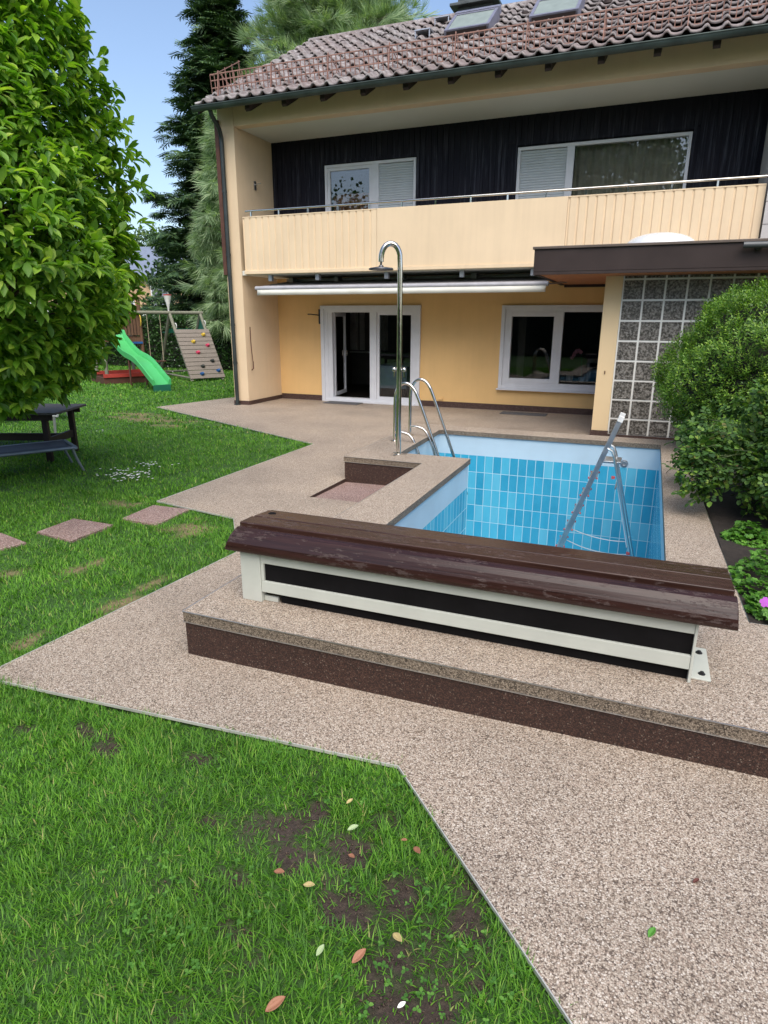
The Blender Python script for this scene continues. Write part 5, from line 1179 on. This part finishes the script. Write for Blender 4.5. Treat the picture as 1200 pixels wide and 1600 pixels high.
# ------------------------------------------------------------------ far house
def far_house():
    t = thing('far_house', 'distant house with a blue grey slate roof and pale larch boards', 'house', (-35, 42, 0)); u = Vector((.93, .37, 0)); w = Vector((-.37, .93, 0)); Zv = Vector((0, 0, 1)); o = Vector((-45, 36.5, 0))
    mb = MB(); mb.obox(o, u*13.2, w*8, Zv*5.0); mb.build('wall', M['far_wood'], t)
    mb = MB(); mb.obox(o-w*.03, u*13.2, w*.025, Zv*2.4); mb.build('rendered_base', M['white_metal'], t)
    mb = MB(); mb.add([o-w*.5-u*.4+Zv*4.85, o-w*.5+u*13.7+Zv*4.85, o+w*4+u*13.7+Zv*7.3, o+w*4-u*.4+Zv*7.3, o+w*8.5+u*13.7+Zv*4.85, o+w*8.5-u*.4+Zv*4.85], [(0, 1, 2, 3), (3, 2, 4, 5)]); r = mb.build('roof', M['slate'], t); md = r.modifiers.new('s', 'SOLIDIFY'); md.thickness = .2
    for a in (1.2, 4.5, 7.8, 10.4):
        mb = MB(); mb.obox(o+u*a-w*.06+Zv*2.7, u*1.3, w*.055, Zv*1.5); f = mb.build('window', M['white_frame'], t); mb = MB(); mb.obox(o+u*(a+.1)-w*.075+Zv*2.8, u*1.1, w*.012, Zv*1.3); mb.build('pane', M['lead'], f)
far_house()

# ------------------------------------------------------------------ grass
def grass():
    LAW_EX = [PAV]+STONES
    tv = [(-.5, 0, 0), (.5, 0, 0), (-.36, .5, .10), (.36, .5, .10), (0, 1, .38)]; tf = [(0, 1, 3, 2), (2, 3, 4)]
    def zone(x0, x1, y0, y1, dens, wid, ln, cond=None):
        n_ = int((x1-x0)*(y1-y0)*dens); x = rng.uniform(x0, x1, n_); y = rng.uniform(y0, y1, n_)
        k = np.ones(n_, bool)
        jx, jy = x+rng.normal(0, .010, n_), y+rng.normal(0, .010, n_)
        for p in LAW_EX: k &= ~inpoly(jx, jy, p)
        if cond is not None: k &= cond(x, y)
        x, y = x[k], y[k]
        # in front of the camera only
        ang = np.degrees(np.arctan2(-x, y)); k = (ang > -20) & (ang < 86) | (np.hypot(x, y) < 2.2); x, y = x[k], y[k]
        so = soilf(x, y); dr = patches(x, y, DRYP); k = rng.random(len(x)) > np.maximum(so*.86, dr*.72); x, y, so = x[k], y[k], so[k]
        n_ = len(x); cl = vnoise(x, y, 5); c2 = vnoise(x+50, y, 14)
        dirx = vnoise(x, y, 2.2)*2*np.pi*2; th = dirx+rng.normal(0, 1.9, n_)
        lean = np.abs(rng.normal(.45, .35, n_))+.1; a = nrm(np.stack([np.cos(th)*lean, np.sin(th)*lean, np.ones(n_)], -1)); up = np.stack([np.cos(th), np.sin(th), -lean*.2], -1)
        A, B, Cc = frame_from(a, up); L = ln*(.45+.75*cl+.45*c2)*rng.uniform(.55, 1.25, n_)*(1-.45*so)
        # short turf close to the paved edges and on poor soil
        W = wid*rng.uniform(.6, 1.4, n_); P = np.stack([x, y, gz(x, y)-.014], -1)
        return P, A, B, Cc, np.stack([W, L, L*rng.uniform(.3, 1.6, n_)], -1)
    Zs = [zone(-3.6, .2, .45, 2.3, 16500, .0042, .044),
          zone(-6.0, -3.6, .2, 1.9, 4200, .0058, .045), zone(-6.5, -2.9, 1.9, 5.2, 5200, .0058, .045), zone(-8.5, -4.5, 5.0, 9, 2300, .0085, .048),
          zone(-14, -6.5, 3.0, 9, 1000, .012, .05, lambda x, y: ~((x > -8.5) & (y > 5.0))), zone(-22, -4.6, 9, 14, 620, .017, .055), zone(-30, -8.4, 14, 20.6, 330, .026, .065)]
    P, A, B, Cc, S = [np.concatenate([z[i] for z in Zs]) for i in range(5)]
    print('blades', len(P))
    o = scatter('grass', tv, tf, P, A, B, Cc, S, M['grass'], None); tag(o, kind='stuff', label='green grass blades of the lawn', cat='grass')
    # broad clover leaves near the camera
    n_ = 420; x = rng.uniform(-1.6, -.1, n_); y = rng.uniform(1.0, 2.1, n_); k = ~inpoly(x, y, PAV) & (vnoise(x, y, 7) > .55); x, y = x[k], y[k]; n_ = len(x); P = np.stack([x, y, gz(x, y)+.012+rng.uniform(0, .02, n_)], -1)
    P = np.repeat(P, 3, 0); th = np.tile([0, 2.1, 4.2], n_)+np.repeat(rng.uniform(0, 6, n_), 3); a = np.stack([np.cos(th), np.sin(th), np.full(len(th), .15)], -1); A, B, Cc = frame_from(nrm(a), np.tile([0, 0, 1.], (len(th), 1)))
    tag(scatter('clover', OVAL_V, OVAL_F, P, A, B, Cc, rng.uniform(.009, .016, len(th)), M['geranium']), 'small round clover leaves among the near grass', 'clover', kind='stuff')
grass()
def crumbs():
    n_ = 9000; x = rng.uniform(-2.8, -.1, n_); y = rng.uniform(.9, 2.1, n_); k = (rng.random(n_) < soilf(x, y)*.9) & ~inpoly(x, y, PAV); x, y = x[k], y[k]; n_ = len(x)
    P = np.stack([x, y, gz(x, y)-.016+rng.uniform(0, .004, n_)], -1); A, B, Cc = frame_from(rand_dirs(n_), rand_dirs(n_))
    tag(scatter('soil_crumbs', [(-.5, -.5, -.4), (.6, -.4, -.3), (0, .6, -.4), (.1, 0, .6)], [(0, 2, 1), (0, 1, 3), (1, 2, 3), (2, 0, 3)], P, A, B, Cc, rng.uniform(.003, .010, n_), M['crumb']), 'crumbs of bare soil', 'soil', kind='stuff')
M['crumb'] = plain('soil_crumb', (.085, .058, .042), .95, 0, .5, 90)
crumbs()
def daisies():
    cs = [(-5.74, 5.84, .16, 44), (-5.55, 5.68, .12, 22), (-5.75, 6.35, .14, 18), (-8.4, 8.05, .05, 3)]
    P = np.concatenate([np.stack([rng.normal(x, r, n_), rng.normal(y, r*.8, n_), np.full(n_, .045)+rng.uniform(-.01, .015, n_)], -1) for x, y, r, n_ in cs]); n_ = len(P)
    P = np.repeat(P, 6, 0); th = np.tile(np.arange(6)*np.pi/3, n_); a = np.stack([np.cos(th), np.sin(th), np.full(len(th), .2)], -1); A, B, Cc = frame_from(nrm(a), np.tile([0, 0, 1.], (len(th), 1)))
    tag(scatter('daisies', [(0, 0, 0), (-.4, .8, 0), (0, 1, .1), (.4, .8, 0)], [(0, 3, 2, 1)], P, A, B, Cc, np.full(len(P), .015), M['daisy']), 'patch of small white flowers in the lawn', 'flowers', kind='stuff')
daisies()

# fallen leaves
def fallen():
    L = [(-.89, 1.85, 'leaf_yellow', .035, 60, 'small pale yellow leaf lying below the corner of the paving'), (-.82, 1.73, 'leaf_pale', .05, 40, 'pale green curled leaf on bare soil, upper middle of the near lawn'),
         (-.77, 1.61, 'petal_brown', .038, -20, 'small orange brown leaf on a bare patch of soil'), (-.565, 1.715, 'petal_brown', .055, -40, 'reddish brown leaf nearest the long paving edge'),
         (-.625, 1.745, 'petal_brown', .028, 10, 'tiny orange leaf scrap just left of the reddish brown leaf'), (-.97, 1.46, 'petal_brown', .05, 5, 'narrow brown leaf at the left border of the bare soil'),
         (-.85, 1.45, 'leaf_yellow', .05, 10, 'narrow cream coloured leaf lying flat on the grass'), (-.71, 1.26, 'leaf_pale', .042, 80, 'pale green leaf standing almost upright in the grass'),
         (-.595, 1.285, 'petal_brown', .062, 65, 'large reddish brown leaf beside the pale green leaf'), (-.51, 1.38, 'leaf_yellow', .055, -30, 'tan yellow leaf on the soil between clumps'),
         (-.75, 1.075, 'petal_brown', .07, 55, 'large brown leaf at the bottom edge of the photo'), (-.43, 1.20, 'daisy', .03, 50, 'white petal lying on bare soil at the bottom edge'),
         (.335, 1.945, 'petal_brown_dark', .035, 50, 'small dark red brown leaf scrap on the paving'), (.20, 1.69, 'leaf_green', .05, 65, 'fresh green leaf lying alone on the paving')]
    V = []; 
    k = 8; vs = []; fs = []
    for i in range(k+1):
        y = i/k; wd = .26*math.sin(math.pi*min(1, y*.97+.02))**.8; 
        for s in (-1, -.5, 0, .5, 1): vs.append((wd*s, y-.5, .10*abs(s)*math.sin(math.pi*y)+.10*(y-.5)**2*2))
    for i in range(k):
        for j in range(4): fs.append((i*5+j, i*5+j+1, (i+1)*5+j+1, (i+1)*5+j))
    for x, y, mt, s, ang, lb in L:
        pav = bool(inpoly(np.array([x]), np.array([y]), PAV)[0]); z = float(gz(x, y))+(.016 if pav else .030)
        me = bpy.data.meshes.new('fallen_leaf'); me.from_pydata([(a*s*.72, b*s*.86, c*s*1.6) for a, b, c in vs], [], fs); me.polygons.foreach_set('use_smooth', [True]*len(fs)); me.materials.append(M[mt])
        o = bpy.data.objects.new('fallen_leaf', me); COL.objects.link(o); o.location = (x, y, z); o.rotation_euler = (R(6 if pav else 16), R(-5 if pav else 12), R(ang-90)); md = o.modifiers.new('s', 'SOLIDIFY'); md.thickness = .0008
        tag(o, lb, 'leaf', 'fallen leaves on the near ground')
M['petal_brown_dark'] = plain('dark_red_leaf', (.10, .03, .02), .7)
fallen()
